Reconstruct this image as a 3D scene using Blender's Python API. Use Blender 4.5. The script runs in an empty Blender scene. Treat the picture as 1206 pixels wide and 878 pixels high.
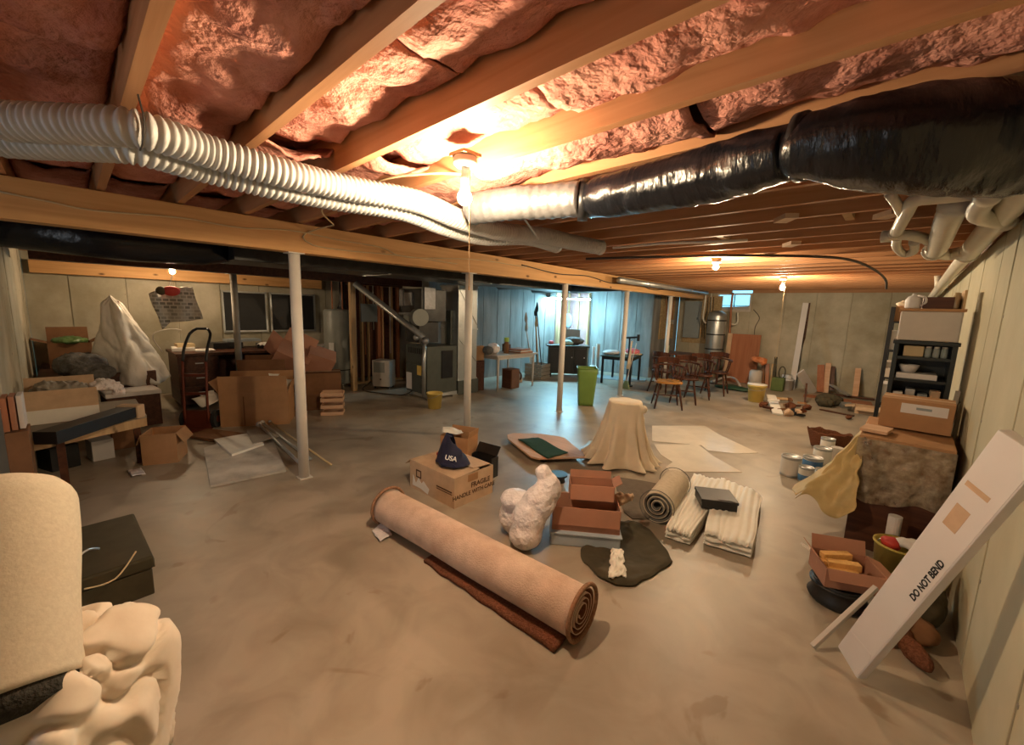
import bpy, math, random
from mathutils import Vector, Matrix, noise
PI = math.pi
random.seed(7)
S = bpy.context.scene
COL = S.collection

# ---------------------------------------------------------------- camera
FPX, PITCH, ROLL, YAW = 485.5, math.radians(8.625), math.radians(1.837), math.radians(-42.92)
CAM = Vector((0, 0, 1.6))
FW = Vector((math.sin(YAW)*math.cos(PITCH), math.cos(YAW)*math.cos(PITCH), -math.sin(PITCH)))
_r = Vector((math.cos(YAW), -math.sin(YAW), 0)); _u = _r.cross(FW)
RT = _r*math.cos(ROLL) + _u*math.sin(ROLL)
UP = -_r*math.sin(ROLL) + _u*math.cos(ROLL)
cd = bpy.data.cameras.new('camera'); cam = bpy.data.objects.new('camera', cd); COL.objects.link(cam)
cd.sensor_width = 36; cd.lens = FPX/1206*36; cd.clip_start = 0.02; cd.clip_end = 100
mw = Matrix((RT, UP, -FW)).transposed().to_4x4(); mw.translation = CAM
cam.matrix_world = mw
S.camera = cam

# ---------------------------------------------------------------- world, exposure
S.view_settings.view_transform = 'Standard'
try: S.view_settings.look = 'None'
except Exception: pass
S.view_settings.exposure = 0.0
S.view_settings.gamma = 1.0
w = bpy.data.worlds.new('world'); S.world = w; w.use_nodes = True
w.node_tree.nodes['Background'].inputs[0].default_value = (0.22, 0.62, 0.85, 1)
w.node_tree.nodes['Background'].inputs[1].default_value = 2.6

BULB_W = 46.0          # radiance scale of the main bulb
WARM = (1.0, 0.745, 0.46)
# daylight that comes down the stair doorway behind the camera
ad = bpy.data.lights.new('stair_daylight', 'AREA'); ad.shape = 'RECTANGLE'; ad.size = 1.0; ad.size_y = 1.7; ad.energy = 17; ad.color = (.86, .93, 1.0)
ao = bpy.data.objects.new('stair_daylight', ad); COL.objects.link(ao); ao.location = (-1.9, -2.9, 1.15); ao.rotation_euler = (math.radians(90), 0, 0)
# daylight of the work corner's window well, out of the frame behind the furnace end


# ---------------------------------------------------------------- surveying helpers: where a sight line meets a plane
def _ray(x, y): return FW*FPX + RT*(x-603) - UP*(y-439)
def at(x, y, z=0.0):
    d = _ray(x, y); return CAM + d*((z-CAM.z)/d.z)
def atx(x, y, X):
    d = _ray(x, y); return CAM + d*((X-CAM.x)/d.x)
def aty(x, y, Y):
    d = _ray(x, y); return CAM + d*((Y-CAM.y)/d.y)

# ---------------------------------------------------------------- mesh builder
class MB:
    def __init__(s): s.v = []; s.f = []
    def add(s, vs, fs):
        n = len(s.v); s.v += [Vector(v) for v in vs]; s.f += [tuple(n+i for i in f) for f in fs]; return s
    def box(s, c, d, rot=None):
        x, y, z = d[0]/2, d[1]/2, d[2]/2; c = Vector(c)
        vs = [Vector((a*x, b*y, e*z)) for a in (-1, 1) for b in (-1, 1) for e in (-1, 1)]
        if rot is not None: vs = [rot @ v for v in vs]
        return s.add([v+c for v in vs], [(0,1,3,2),(4,6,7,5),(0,4,5,1),(2,3,7,6),(0,2,6,4),(1,5,7,3)])
    def bar(s, a, b, w, t, up=(0,0,1)):
        a = Vector(a); b = Vector(b); d = (b-a); L = d.length; d.normalize()
        up = Vector(up)
        if abs(d.dot(up)) > .98: up = Vector((1,0,0))
        sd = d.cross(up).normalized(); u = sd.cross(d)
        return s.box((a+b)/2, (w, L, t), Matrix((sd, d, u)).transposed())
    def cyl(s, a, b, r0, r1=None, n=12, cap=True):
        return s.tube([a, b], [r0, r0 if r1 is None else r1], n, cap)
    def tube(s, pts, r, n=8, cap=True):
        pts = [Vector(p) for p in pts]; m = len(pts)
        if not hasattr(r, '__len__'): r = [r]*m
        rings = []; nrm = None
        for i, p in enumerate(pts):
            t = (pts[min(i+1, m-1)] - pts[max(i-1, 0)])
            t = t.normalized() if t.length > 1e-9 else Vector((0,0,1))
            if nrm is None: nrm = t.orthogonal().normalized()
            else:
                nrm = (nrm - t*nrm.dot(t)); nrm = nrm.normalized() if nrm.length > 1e-6 else t.orthogonal().normalized()
            bn = t.cross(nrm)
            rings.append([p + (nrm*math.cos(2*PI*k/n) + bn*math.sin(2*PI*k/n))*r[i] for k in range(n)])
        vs = [v for q in rings for v in q]; fs = []
        for i in range(m-1):
            for k in range(n):
                fs.append((i*n+k, i*n+(k+1)%n, (i+1)*n+(k+1)%n, (i+1)*n+k))
        if cap: fs += [tuple(range(n))[::-1], tuple((m-1)*n+k for k in range(n))]
        return s.add(vs, fs)
    def lathe(s, prof, n=20, c=(0,0,0), sx=1, sy=1):
        c = Vector(c); vs = []; fs = []
        for r, z in prof:
            for k in range(n): vs.append(c + Vector((r*sx*math.cos(2*PI*k/n), r*sy*math.sin(2*PI*k/n), z)))
        for i in range(len(prof)-1):
            for k in range(n): fs.append((i*n+k, i*n+(k+1)%n, (i+1)*n+(k+1)%n, (i+1)*n+k))
        if prof[0][0] > 1e-4: fs.append(tuple(range(n))[::-1])
        if prof[-1][0] > 1e-4: fs.append(tuple((len(prof)-1)*n+k for k in range(n)))
        return s.add(vs, fs)
    def grid(s, fn, nu, nv, wrap=False):
        vs = [fn(i/nu, j/nv) for j in range(nv+1) for i in range(nu if wrap else nu+1)]
        W = nu if wrap else nu+1; fs = []
        for j in range(nv):
            for i in range(nu):
                fs.append((j*W+i, j*W+(i+1)%W, (j+1)*W+(i+1)%W, (j+1)*W+i))
        return s.add(vs, fs)
    def prism(s, poly, z0, z1):
        n = len(poly)
        vs = [(x, y, z0) for x, y in poly] + [(x, y, z1) for x, y in poly]
        fs = [tuple(range(n))[::-1], tuple(range(n, 2*n))] + [(i, (i+1)%n, n+(i+1)%n, n+i) for i in range(n)]
        return s.add(vs, fs)
    def ell(s, c, r, n=16, rot=None):
        c = Vector(c); vs = []; fs = []; m = n//2
        for j in range(m+1):
            for k in range(n):
                a = PI*j/m; b = 2*PI*k/n
                v = Vector((r[0]*math.sin(a)*math.cos(b), r[1]*math.sin(a)*math.sin(b), r[2]*math.cos(a)))
                if rot is not None: v = rot @ v
                vs.append(c+v)
        for j in range(m):
            for k in range(n): fs.append((j*n+k, (j+1)*n+k, (j+1)*n+(k+1)%n, j*n+(k+1)%n))
        return s.add(vs, fs)
    def rough(s, amp, sc, seed=0, zs=1.0):
        for v in s.v:
            d = noise.noise_vector(v*sc + Vector((seed, seed*1.7, 3))); v += Vector((d.x*amp, d.y*amp, d.z*amp*zs))
        return s
    def build(s, name, mat, parent=None, smooth=False, loc=None, bev=0, solid=0, sub=0):
        me = bpy.data.meshes.new(name)
        off = Vector(loc) if loc is not None else Vector((0,0,0))
        me.from_pydata([v-off for v in s.v], [], s.f)
        me.validate(); me.update()
        if smooth:
            for p in me.polygons: p.use_smooth = True
        o = bpy.data.objects.new(name, me); COL.objects.link(o); o.location = off
        if mat is not None: me.materials.append(mat)
        if parent is not None: o.parent = parent
        if solid:
            m = o.modifiers.new('thick', 'SOLIDIFY'); m.thickness = solid; m.offset = 0
        if bev:
            m = o.modifiers.new('bevel', 'BEVEL'); m.width = bev; m.segments = 2; m.limit_method = 'ANGLE'
        if sub:
            m = o.modifiers.new('sub', 'SUBSURF'); m.levels = sub; m.render_levels = sub
        return o

def tag(o, label=None, cat=None, group=None, kind=None):
    if label: o['label'] = label
    if cat: o['category'] = cat
    if group: o['group'] = group
    if kind: o['kind'] = kind
    return o
def thing(name, label, cat, loc=(0,0,0), rz=0.0, group=None):
    o = bpy.data.objects.new(name, None); COL.objects.link(o); o.empty_display_size = .1
    o.location = loc; o.rotation_euler = (0, 0, rz)
    return tag(o, label, cat, group)
def edge_frame(a, b):
    """floor points a -> b of a front edge (left to right): middle and heading; local +y points away from the viewer"""
    a = Vector(a); b = Vector(b); m = (a+b)/2; d = b-a
    return m, math.atan2(d.y, d.x), math.hypot(d.x, d.y)

# ---------------------------------------------------------------- materials
def mat(name, col, rough=.7, metal=0, var=.12, sc=6, bump=.0, bsc=40, col2=None, emis=None, spec=.4, stretch=None, alpha=1, sheen=0, trans=0, detail=6, bd=.01):
    m = bpy.data.materials.new(name); m.use_nodes = True; nt = m.node_tree; N = nt.nodes; L = nt.links
    b = N['Principled BSDF']
    b.inputs['Roughness'].default_value = rough; b.inputs['Metallic'].default_value = metal
    b.inputs['Specular IOR Level'].default_value = spec
    if sheen: b.inputs['Sheen Weight'].default_value = sheen
    if trans: b.inputs['Transmission Weight'].default_value = trans
    if alpha < 1: b.inputs['Alpha'].default_value = alpha
    if emis:
        b.inputs['Emission Color'].default_value = (*emis[0], 1); b.inputs['Emission Strength'].default_value = emis[1]
    tc = N.new('ShaderNodeTexCoord'); mp = N.new('ShaderNodeMapping'); L.new(tc.outputs['Object'], mp.inputs['Vector'])
    if stretch: mp.inputs['Scale'].default_value = stretch
    if col2 is None:
        c1 = tuple(c*(1-var) for c in col); c2 = tuple(min(1, c*(1+var)) for c in col)
    else: c1, c2 = col, col2
    n1 = N.new('ShaderNodeTexNoise'); n1.inputs['Scale'].default_value = sc; n1.inputs['Detail'].default_value = detail; n1.inputs['Roughness'].default_value = .6
    L.new(mp.outputs[0], n1.inputs['Vector'])
    cr = N.new('ShaderNodeValToRGB'); cr.color_ramp.elements[0].position = .35; cr.color_ramp.elements[1].position = .65
    cr.color_ramp.elements[0].color = (*c1, 1); cr.color_ramp.elements[1].color = (*c2, 1)
    L.new(n1.outputs['Fac'], cr.inputs[0]); L.new(cr.outputs[0], b.inputs['Base Color'])
    if bump:
        n2 = N.new('ShaderNodeTexNoise'); n2.inputs['Scale'].default_value = bsc; n2.inputs['Detail'].default_value = 4
        L.new(mp.outputs[0], n2.inputs['Vector'])
        bp = N.new('ShaderNodeBump'); bp.inputs['Strength'].default_value = bump; bp.inputs['Distance'].default_value = bd
        L.new(n2.outputs['Fac'], bp.inputs['Height']); L.new(bp.outputs[0], b.inputs['Normal'])
    return m

def wood(name, c1, c2, axis=0, rough=.65, knots=True):
    """grain that runs along the given axis, knots as darker spots"""
    m = bpy.data.materials.new(name); m.use_nodes = True; nt = m.node_tree; N = nt.nodes; L = nt.links
    b = N['Principled BSDF']; b.inputs['Roughness'].default_value = rough; b.inputs['Specular IOR Level'].default_value = .3
    tc = N.new('ShaderNodeTexCoord'); mp = N.new('ShaderNodeMapping'); L.new(tc.outputs['Object'], mp.inputs['Vector'])
    sc = [14, 14, 14]; sc[axis] = .9; mp.inputs['Scale'].default_value = sc
    n1 = N.new('ShaderNodeTexNoise'); n1.inputs['Scale'].default_value = 1.6; n1.inputs['Detail'].default_value = 7; n1.inputs['Distortion'].default_value = .6
    L.new(mp.outputs[0], n1.inputs['Vector'])
    cr = N.new('ShaderNodeValToRGB'); cr.color_ramp.elements[0].position = .3; cr.color_ramp.elements[1].position = .7
    cr.color_ramp.elements[0].color = (*c1, 1); cr.color_ramp.elements[1].color = (*c2, 1)
    L.new(n1.outputs['Fac'], cr.inputs[0]); out = cr.outputs[0]
    if knots:
        mp2 = N.new('ShaderNodeMapping'); L.new(tc.outputs['Object'], mp2.inputs['Vector'])
        s2 = [5, 5, 5]; s2[axis] = 2.4; mp2.inputs['Scale'].default_value = s2
        vo = N.new('ShaderNodeTexVoronoi'); vo.inputs['Scale'].default_value = 1.0; L.new(mp2.outputs[0], vo.inputs['Vector'])
        r2 = N.new('ShaderNodeValToRGB'); r2.color_ramp.elements[0].position = .04; r2.color_ramp.elements[1].position = .11
        r2.color_ramp.elements[0].color = (.22, .18, .15, 1); r2.color_ramp.elements[1].color = (1, 1, 1, 1)
        L.new(vo.outputs['Distance'], r2.inputs[0])
        mx = N.new('ShaderNodeMix'); mx.data_type = 'RGBA'; mx.blend_type = 'MULTIPLY'; mx.inputs[0].default_value = 1
        L.new(out, mx.inputs[6]); L.new(r2.outputs[0], mx.inputs[7]); out = mx.outputs[2]
    L.new(out, b.inputs['Base Color'])
    bp = N.new('ShaderNodeBump'); bp.inputs['Strength'].default_value = .15; bp.inputs['Distance'].default_value = .005
    L.new(n1.outputs['Fac'], bp.inputs['Height']); L.new(bp.outputs[0], b.inputs['Normal'])
    return m

def floor_mat():
    m = bpy.data.materials.new('floor_concrete'); m.use_nodes = True; nt = m.node_tree; N = nt.nodes; L = nt.links
    b = N['Principled BSDF']; b.inputs['Specular IOR Level'].default_value = .5
    tc = N.new('ShaderNodeTexCoord')
    def nz(sc, det, dist=0):
        n = N.new('ShaderNodeTexNoise'); n.inputs['Scale'].default_value = sc; n.inputs['Detail'].default_value = det; n.inputs['Distortion'].default_value = dist
        L.new(tc.outputs['Object'], n.inputs['Vector']); return n
    a = nz(.55, 5, .4); c = nz(3.2, 8, .8); d = nz(26, 6)
    r1 = N.new('ShaderNodeValToRGB'); r1.color_ramp.elements[0].position = .36; r1.color_ramp.elements[1].position = .62
    r1.color_ramp.elements[0].color = (.285, .245, .192, 1); r1.color_ramp.elements[1].color = (.43, .37, .29, 1)
    L.new(a.outputs['Fac'], r1.inputs[0])
    r2 = N.new('ShaderNodeValToRGB'); r2.color_ramp.elements[0].position = .33; r2.color_ramp.elements[1].position = .6
    r2.color_ramp.elements[0].color = (.80, .78, .75, 1); r2.color_ramp.elements[1].color = (1.04, 1.03, 1.02, 1)
    L.new(c.outputs['Fac'], r2.inputs[0])
    mx = N.new('ShaderNodeMix'); mx.data_type = 'RGBA'; mx.blend_type = 'MULTIPLY'; mx.inputs[0].default_value = 1
    L.new(r1.outputs[0], mx.inputs[6]); L.new(r2.outputs[0], mx.inputs[7])
    # scattered brown stains
    e = nz(1.9, 4, 1.5)
    r3 = N.new('ShaderNodeValToRGB'); r3.color_ramp.elements[0].position = .655; r3.color_ramp.elements[1].position = .70
    r3.color_ramp.elements[0].color = (1, 1, 1, 1); r3.color_ramp.elements[1].color = (.80, .74, .68, 1)
    L.new(e.outputs['Fac'], r3.inputs[0])
    m2 = N.new('ShaderNodeMix'); m2.data_type = 'RGBA'; m2.blend_type = 'MULTIPLY'; m2.inputs[0].default_value = 1
    L.new(mx.outputs[2], m2.inputs[6]); L.new(r3.outputs[0], m2.inputs[7]); L.new(m2.outputs[2], b.inputs['Base Color'])
    mr = N.new('ShaderNodeMapRange'); mr.inputs['To Min'].default_value = .30; mr.inputs['To Max'].default_value = .55
    L.new(c.outputs['Fac'], mr.inputs['Value']); L.new(mr.outputs[0], b.inputs['Roughness'])
    bp = N.new('ShaderNodeBump'); bp.inputs['Strength'].default_value = .12; bp.inputs['Distance'].default_value = .004
    L.new(d.outputs['Fac'], bp.inputs['Height']); L.new(bp.outputs[0], b.inputs['Normal'])
    return m

M_floor = floor_mat()
M_wall = mat('wall_concrete', (.30,.27,.19), .85, var=0, sc=1.3, bump=.35, bsc=9, col2=(.50,.46,.36), bd=.01)
M_wallr = mat('wall_concrete_right', (.38,.34,.23), .85, sc=1.0, bump=.3, bsc=9, col2=(.47,.43,.30), bd=.01)
M_wallw = mat('wall_concrete_grey', (.15,.15,.145), .85, sc=1.6, bump=.3, bsc=8, col2=(.27,.27,.26), stretch=(3,3,.5))
M_joist = wood('joist_wood', (.40,.185,.08), (.53,.275,.135), 0)
M_joist2 = wood('joist_wood_dark', (.30,.15,.07), (.42,.21,.10), 0)
M_beam = wood('beam_wood', (.50,.27,.10), (.64,.37,.16), 1)
M_stud = wood('stud_wood', (.42,.27,.14), (.55,.37,.20), 2)
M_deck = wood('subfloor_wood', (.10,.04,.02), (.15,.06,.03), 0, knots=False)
M_dark = wood('dark_wood', (.055,.020,.012), (.11,.042,.022), 0, rough=.45, knots=False)
M_redw = wood('red_brown_wood', (.30,.11,.05), (.40,.16,.08), 2, knots=False)
M_insul = mat('fiberglass', (.48,.19,.15), .95, sc=5, bump=.8, bsc=26, col2=(.66,.32,.25), spec=.1, bd=.03)
M_post = mat('post_paint', (.70,.66,.60), .5, var=.04, sc=8)
M_postg = mat('post_grey', (.26,.23,.19), .55, var=.1)
M_hose = mat('hose_white', (.50,.51,.51), .42, var=.04, sc=10)
M_blackp = mat('black_plastic', (.006,.007,.010), .26, var=.3, sc=5, bump=.7, bsc=11, spec=.42, stretch=(3,1,1), bd=.012)
M_foil = mat('duct_foil', (.24,.24,.25), .38, metal=.6, sc=20, bump=.5, bsc=30)
M_galv = mat('galvanised', (.50,.52,.52), .36, metal=.75, var=.1, sc=5)
M_galvd = mat('dark_sheet_metal', (.04,.04,.04), .35, metal=.4, var=.3)
M_pvc = mat('pvc_white', (.62,.58,.48), .35, var=.06)
M_card = mat('cardboard', (.40,.22,.11), .85, var=.10, sc=5, spec=.2)
M_cardl = mat('cardboard_light', (.55,.39,.26), .85, var=.10, sc=7, spec=.2)
M_cardp = mat('cardboard_pinkish', (.40,.20,.13), .85, var=.08, sc=5, spec=.2)
M_cardd = mat('cardboard_dark', (.20,.10,.05), .85, var=.15, sc=5, spec=.2)
M_white = mat('white_paper', (.76,.73,.67), .7, var=.05, sc=6)
M_wcard = mat('white_card', (.66,.63,.62), .6, var=.04, sc=3)
M_carpetb = mat('carpet_backing', (.52,.37,.28), .95, sc=7, bump=.4, bsc=120, col2=(.68,.51,.40), spec=.1)
M_carpetf = mat('carpet_brown', (.12,.045,.025), .98, sc=90, bump=.9, bsc=150, col2=(.21,.09,.05), spec=.05)
M_carpete = mat('carpet_edge', (.26,.14,.085), .98, sc=60, bump=.7, bsc=120, col2=(.36,.21,.13), spec=.05)
M_rug2 = mat('rug_cream', (.60,.52,.40), .95, sc=40, bump=.4, bsc=100, col2=(.70,.62,.50), spec=.1)
M_rug2d = mat('rug_grey_side', (.13,.125,.12), .97, var=.2, sc=40, bump=.5, bsc=100, spec=.1)
M_mat = mat('grey_mat', (.15,.125,.10), .95, var=.1, sc=20, bump=.3, bsc=90)
M_bag = mat('white_plastic_bag', (.80,.73,.73), .33, var=.04, sc=12, bump=1.0, bsc=16, spec=.5, bd=.035)
M_cream = mat('cream_cloth', (.72,.60,.44), .9, var=.05, sc=5, bump=.2, bsc=25, sheen=.2)
M_creamw = mat('white_cloth', (.86,.83,.75), .9, var=.04, sc=5, bump=.25, bsc=20, sheen=.2)
M_creamp = mat('sheet_stain', (.62,.52,.40), .9, sc=3.2, bump=.12, bsc=14, col2=(.80,.72,.60), sheen=.2)
M_olive = mat('olive_cloth', (.065,.056,.034), .95, var=.2, sc=6, bump=.4, bsc=18)
M_navy = mat('navy_cloth', (.012,.014,.045), .75, var=.2, sc=8, bump=.3, bsc=30)
M_black = mat('black_matt', (.014,.014,.015), .45, var=.2)
M_blackm = mat('black_metal', (.02,.02,.022), .35, metal=.3, var=.2)
M_greenf = mat('green_felt', (.012,.050,.028), .95, var=.15, sc=30)
M_tan = wood('tan_wood', (.55,.33,.20), (.66,.43,.28), 0, knots=False)
M_greenb = mat('green_bin_plastic', (.16,.27,.06), .4, var=.06)
M_yel = mat('yellow_plastic', (.72,.52,.13), .45, var=.06)
M_yelp = mat('yellow_film', (.62,.46,.20), .5, var=.1, sc=5, bump=.6, bsc=15, alpha=.82)
M_clear = mat('dusty_clear_film', (.50,.42,.30), .3, sc=16, col2=(.22,.15,.09), bump=1.0, bsc=20, alpha=.62, bd=.03, spec=.6)
M_furn = mat('furnace_enamel', (.085,.095,.085), .4, metal=.2, var=.1)
M_heater = mat('heater_enamel', (.24,.25,.23), .4, var=.06)
M_app = mat('appliance_white', (.52,.47,.42), .5, var=.05)
M_toolbox = mat('olive_metal', (.065,.055,.030), .5, metal=.3, var=.15, sc=9)
M_rolls = mat('foam_backing', (.50,.45,.35), .95, sc=90, bump=.12, bsc=150, col2=(.56,.51,.40), spec=.1)
M_pilec = mat('dark_pile', (.03,.028,.022), .98, var=.3, sc=80, bump=1, bsc=100)
M_blue = mat('label_blue', (.05,.14,.28), .5, var=.05)
M_red = mat('red_print', (.45,.04,.03), .6, var=.05)
M_redm = mat('red_brown_metal', (.14,.03,.015), .5, metal=.2, var=.2)
M_rubber = mat('rubber', (.02,.02,.02), .8, var=.2)
M_pink = mat('pink_cloth', (.75,.22,.26), .9, var=.08)
M_lblue = mat('pale_blue_plastic', (.38,.45,.52), .5, var=.06)
M_chair = wood('chair_wood', (.045,.016,.009), (.09,.032,.016), 2, rough=.3, knots=False)
M_chair_glare = wood('chair_wood_glare', (.34,.15,.035), (.48,.23,.06), 0, rough=.28, knots=False)  # brown chair wood with the golden glare on the front seat put into its colour
M_panelg = mat('grey_enamel', (.26,.30,.32), .45, var=.04)
M_ply = mat('osb_board', (.30,.20,.10), .9, sc=22, col2=(.48,.36,.20))
M_cable_y = mat('cable_cream', (.55,.42,.24), .6, var=.05)
M_cable_b = mat('cable_black', (.05,.042,.035), .5, var=.1)
M_glass = mat('jar_glass', (.45,.50,.48), .1, var=.03, alpha=.55, spec=.7)
M_char = mat('bin_black', (.025,.03,.03), .35, var=.2)
M_ink = mat('black_ink', (.02,.02,.02), .8, var=.05)
M_inkb = mat('brown_ink', (.10,.05,.025), .8, var=.05)
M_inkw = mat('white_ink', (.75,.75,.75), .8, var=.03)
M_sponge = mat('yellow_sponge', (.80,.48,.17), .9, sc=60, bump=.5, bsc=60, col2=(.72,.42,.14))
M_tarpw = mat('tarp_white', (.62,.58,.52), .38, var=.08, sc=6, bump=.6, bsc=14, spec=.5)
M_junk = [M_card, M_cardd, M_white, M_dark, M_stud, M_black, M_galv, M_redw]

# ---------------------------------------------------------------- generic makers
def lettering(name, s, size, mt, parent, loc, rot, bold=.0, align='CENTER', ext=.0006):
    c = bpy.data.curves.new(name, 'FONT'); c.body = s; c.size = size; c.align_x = align; c.align_y = 'CENTER'; c.extrude = ext; c.offset = bold
    o = bpy.data.objects.new(name, c); COL.objects.link(o); c.materials.append(mt)
    o.location = loc; o.rotation_euler = rot; o.parent = parent
    # turned into a mesh so that it is measured like the rest
    dg = bpy.context.evaluated_depsgraph_get(); me = bpy.data.meshes.new_from_object(o.evaluated_get(dg))
    n = bpy.data.objects.new(name, me); COL.objects.link(n); n.location = loc; n.rotation_euler = rot; n.parent = parent
    bpy.data.objects.remove(o)
    return n

def carton(t, w, d, h, m, flaps=(), y0=0, z0=0, closed=False, th=.006, m_in=None):
    """a cardboard box: body walls, bottom; flaps = [(side, length, angle)], side in f b l r; angle 0 = standing up, 90 = folded out"""
    b = MB()
    b.box((0, y0+th/2, z0+h/2), (w, th, h)).box((0, y0+d-th/2, z0+h/2), (w, th, h))
    b.box((-w/2+th/2, y0+d/2, z0+h/2), (th, d-2*th, h)).box((w/2-th/2, y0+d/2, z0+h/2), (th, d-2*th, h))
    b.box((0, y0+d/2, z0+th/2), (w-2*th, d-2*th, th))
    b.build('body', m, t)
    if closed:
        for s in (-1, 1):
            MB().box((0, y0+d/2+s*d/4, z0+h+.002), (w, d/2-.004, .004)).build('flap', m, t)
        MB().box((0, y0+d/2, z0+h+.0055), (w, .05, .0015)).build('packing_tape', M_cardl, t)
    for sd, L, ang in flaps:
        a = math.radians(ang); c, s = math.cos(a), math.sin(a)
        if sd == 'f':   f = MB().bar((0, y0, z0+h), (0, y0-L*s, z0+h+L*c), w-.01, .004, (1,0,0)); f = MB().box((0, y0-L*s/2, z0+h+L*c/2), (w-.01, .004, L), Matrix.Rotation(a, 3, 'X'))
        elif sd == 'b': f = MB().box((0, y0+d+L*s/2, z0+h+L*c/2), (w-.01, .004, L), Matrix.Rotation(-a, 3, 'X'))
        elif sd == 'l': f = MB().box((-w/2-L*s/2, y0+d/2, z0+h+L*c/2), (.004, d-.01, L), Matrix.Rotation(-a, 3, 'Y'))
        else:           f = MB().box((w/2+L*s/2, y0+d/2, z0+h+L*c/2), (.004, d-.01, L), Matrix.Rotation(a, 3, 'Y'))
        f.build('flap', m, t)

def single(name, mb, m, label, cat, loc, group=None, **k):
    return tag(mb.build(name, m, loc=loc, **k), label, cat, group)

def plank(name, a, b, w, t, m, label, cat='board', up=(0,0,1), group=None, bev=.002):
    return single(name, MB().bar(a, b, w, t, up), m, label, cat, a, group, bev=bev)

def sheet(name, pts, m, label, cat, z=.004, amp=.006, n=14, seed=1, thick=.002, group=None, parent=None):
    """a limp sheet lying between four corner points"""
    a, b, c, d = [Vector(p) for p in pts]
    def fn(u, v):
        p = (a*(1-u)+b*u)*(1-v) + (d*(1-u)+c*u)*v
        k = noise.noise(p*6+Vector((seed, 0, 0)))+.5*noise.noise(p*15+Vector((0, seed, 0)))
        return p + Vector((0, 0, z + amp*(.5+k)))
    mb = MB().grid(fn, n, n)
    loc = (a+b+c+d)/4
    o = mb.build(name, m, parent, smooth=True, loc=loc, solid=thick)
    return tag(o, label, cat, group)

def soften(o, voxel=.015, disp=.012, dsc=.08, smooth=4, typ='CLOUDS'):
    r = o.modifiers.new('remesh', 'REMESH'); r.mode = 'VOXEL'; r.voxel_size = voxel; r.use_smooth_shade = True
    s = o.modifiers.new('smooth', 'SMOOTH'); s.iterations = smooth; s.factor = .5
    tx = bpy.data.textures.new(o.name+'_tx', typ); tx.noise_scale = dsc
    d = o.modifiers.new('disp', 'DISPLACE'); d.texture = tx; d.strength = disp*2; d.mid_level = .5
    return o

# ================================================================ THE SETTING
XR, YB, XL, YN = .41, 11.6, -9.0, -.39
ZJ, ZC = 2.27, 2.505
floor = tag(MB().box((-4.3, 4.3, -.05), (10.4, 16, .1)).build('floor', M_floor), kind='structure')
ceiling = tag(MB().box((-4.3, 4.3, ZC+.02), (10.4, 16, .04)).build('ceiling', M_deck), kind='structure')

def panel_wall(name, a, b, h, m, pw=.61, hide=None, th=.2, face=1, seed=0):
    """poured wall cast against boards: a backing slab and one slightly proud panel per form board; face = side of a->b the room is on"""
    a = Vector(a); b = Vector(b); d = b-a; L = d.length; u = d.normalized(); n = Vector((-u.y, u.x, 0))*face
    wl = bpy.data.objects.new(name, None); 
    mb = MB(); rot = Matrix((u, n, Vector((0,0,1)))).transposed()
    rnd = random.Random(seed); segs = []; s = 0
    while s < L-.05:
        e = min(L, s + pw*rnd.choice((1, 1, .98, 1.02)))
        if L-e < .15: e = L
        segs.append((s, e)); s = e
    body = MB()
    for s, e in segs:
        hh = h
        if hide and e > hide[0]+.02 and s < hide[1]-.02: hh = hide[2]
        body.box(a+u*(s+e)/2 - n*(th/2+.012) + Vector((0,0,hh/2)), (e-s, th, hh), rot)
    o = tag(body.build(name, m), kind='structure')
    for s, e in segs:
        hh = h
        if hide and e > hide[0]+.02 and s < hide[1]-.02: hh = hide[2]
        j = rnd.uniform(0, .006)
        MB().box(a+u*(s+e)/2 - n*(.008+j/2-.002) + Vector((0,0,hh/2)), (e-s-.012, .012+.004-j+.01, hh), rot).build('wall_panel', m, o, bev=.003)
    ties = MB()
    for s, e in segs[1:]:
        for z in (.45, 1.05, 1.65):
            if hide and hide[0] < s < hide[1] and z > hide[2]: continue
            ties.box(a+u*(s+.015) + Vector((0,0,z)), (.012, .008, .016), rot)
    if ties.v: tag(ties.build('form_tie', M_postg, o), kind='stuff')
    return o

panel_wall('wall_right', (XR, YB, 0), (XR, -3, 0), 2.17, M_wallr, .42, face=-1, seed=1)
wx0, wx1 = 3.70-XR*0, 0
# back wall from the right wall to the jog; the window hole is left free by lower panels
panel_wall('wall_back', (XR, YB, 0), (-2.77, YB, 0), 2.20, M_wall, .62, face=1, seed=2)
wl = MB().box((-3.18, YB+.1, 1.74/2), (.82, .2, 1.74)); wl.build('wall_panel', M_wall, bpy.data.objects['wall_back'])
panel_wall('wall_back_panelboard', (-3.59, YB, 0), (-4.55, YB, 0), 2.20, M_wall, .6, face=1, seed=3)
panel_wall('wall_jog', (-4.55, YB, 0), (-4.55, 10.0, 0), 2.20, M_wallw, .6, face=1, seed=4)
panel_wall('wall_workshop', (-4.55, 10.0, 0), (-8.2, 10.0, 0), 2.20, M_wallw, .45, face=1, seed=5)
panel_wall('wall_left_far', (-7.0, 9.2, 0), (-7.0, 5.0, 0), 2.20, M_wallw, .45, face=1, seed=6)
panel_wall('wall_left_return', (-7.0, 5.0, 0), (-9.0, 5.0, 0), 2.20, M_wall, .6, face=1, seed=7)
panel_wall('wall_left', (XL, 5.0, 0), (XL, YN, 0), 2.20, M_wall, .62, face=1, seed=8)
panel_wall('wall_near', (XL, YN, 0), (-4.75, YN, 0), 2.20, M_wall, .5, face=1, seed=9)
panel_wall('wall_near_jog', (-4.75, YN, 0), (-4.75, -3, 0), 2.20, M_wall, .6, face=1, seed=10)
panel_wall('wall_behind', (-4.75, -3, 0), (XR, -3, 0), 2.20, M_wall, .6, face=1, seed=11)
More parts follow.
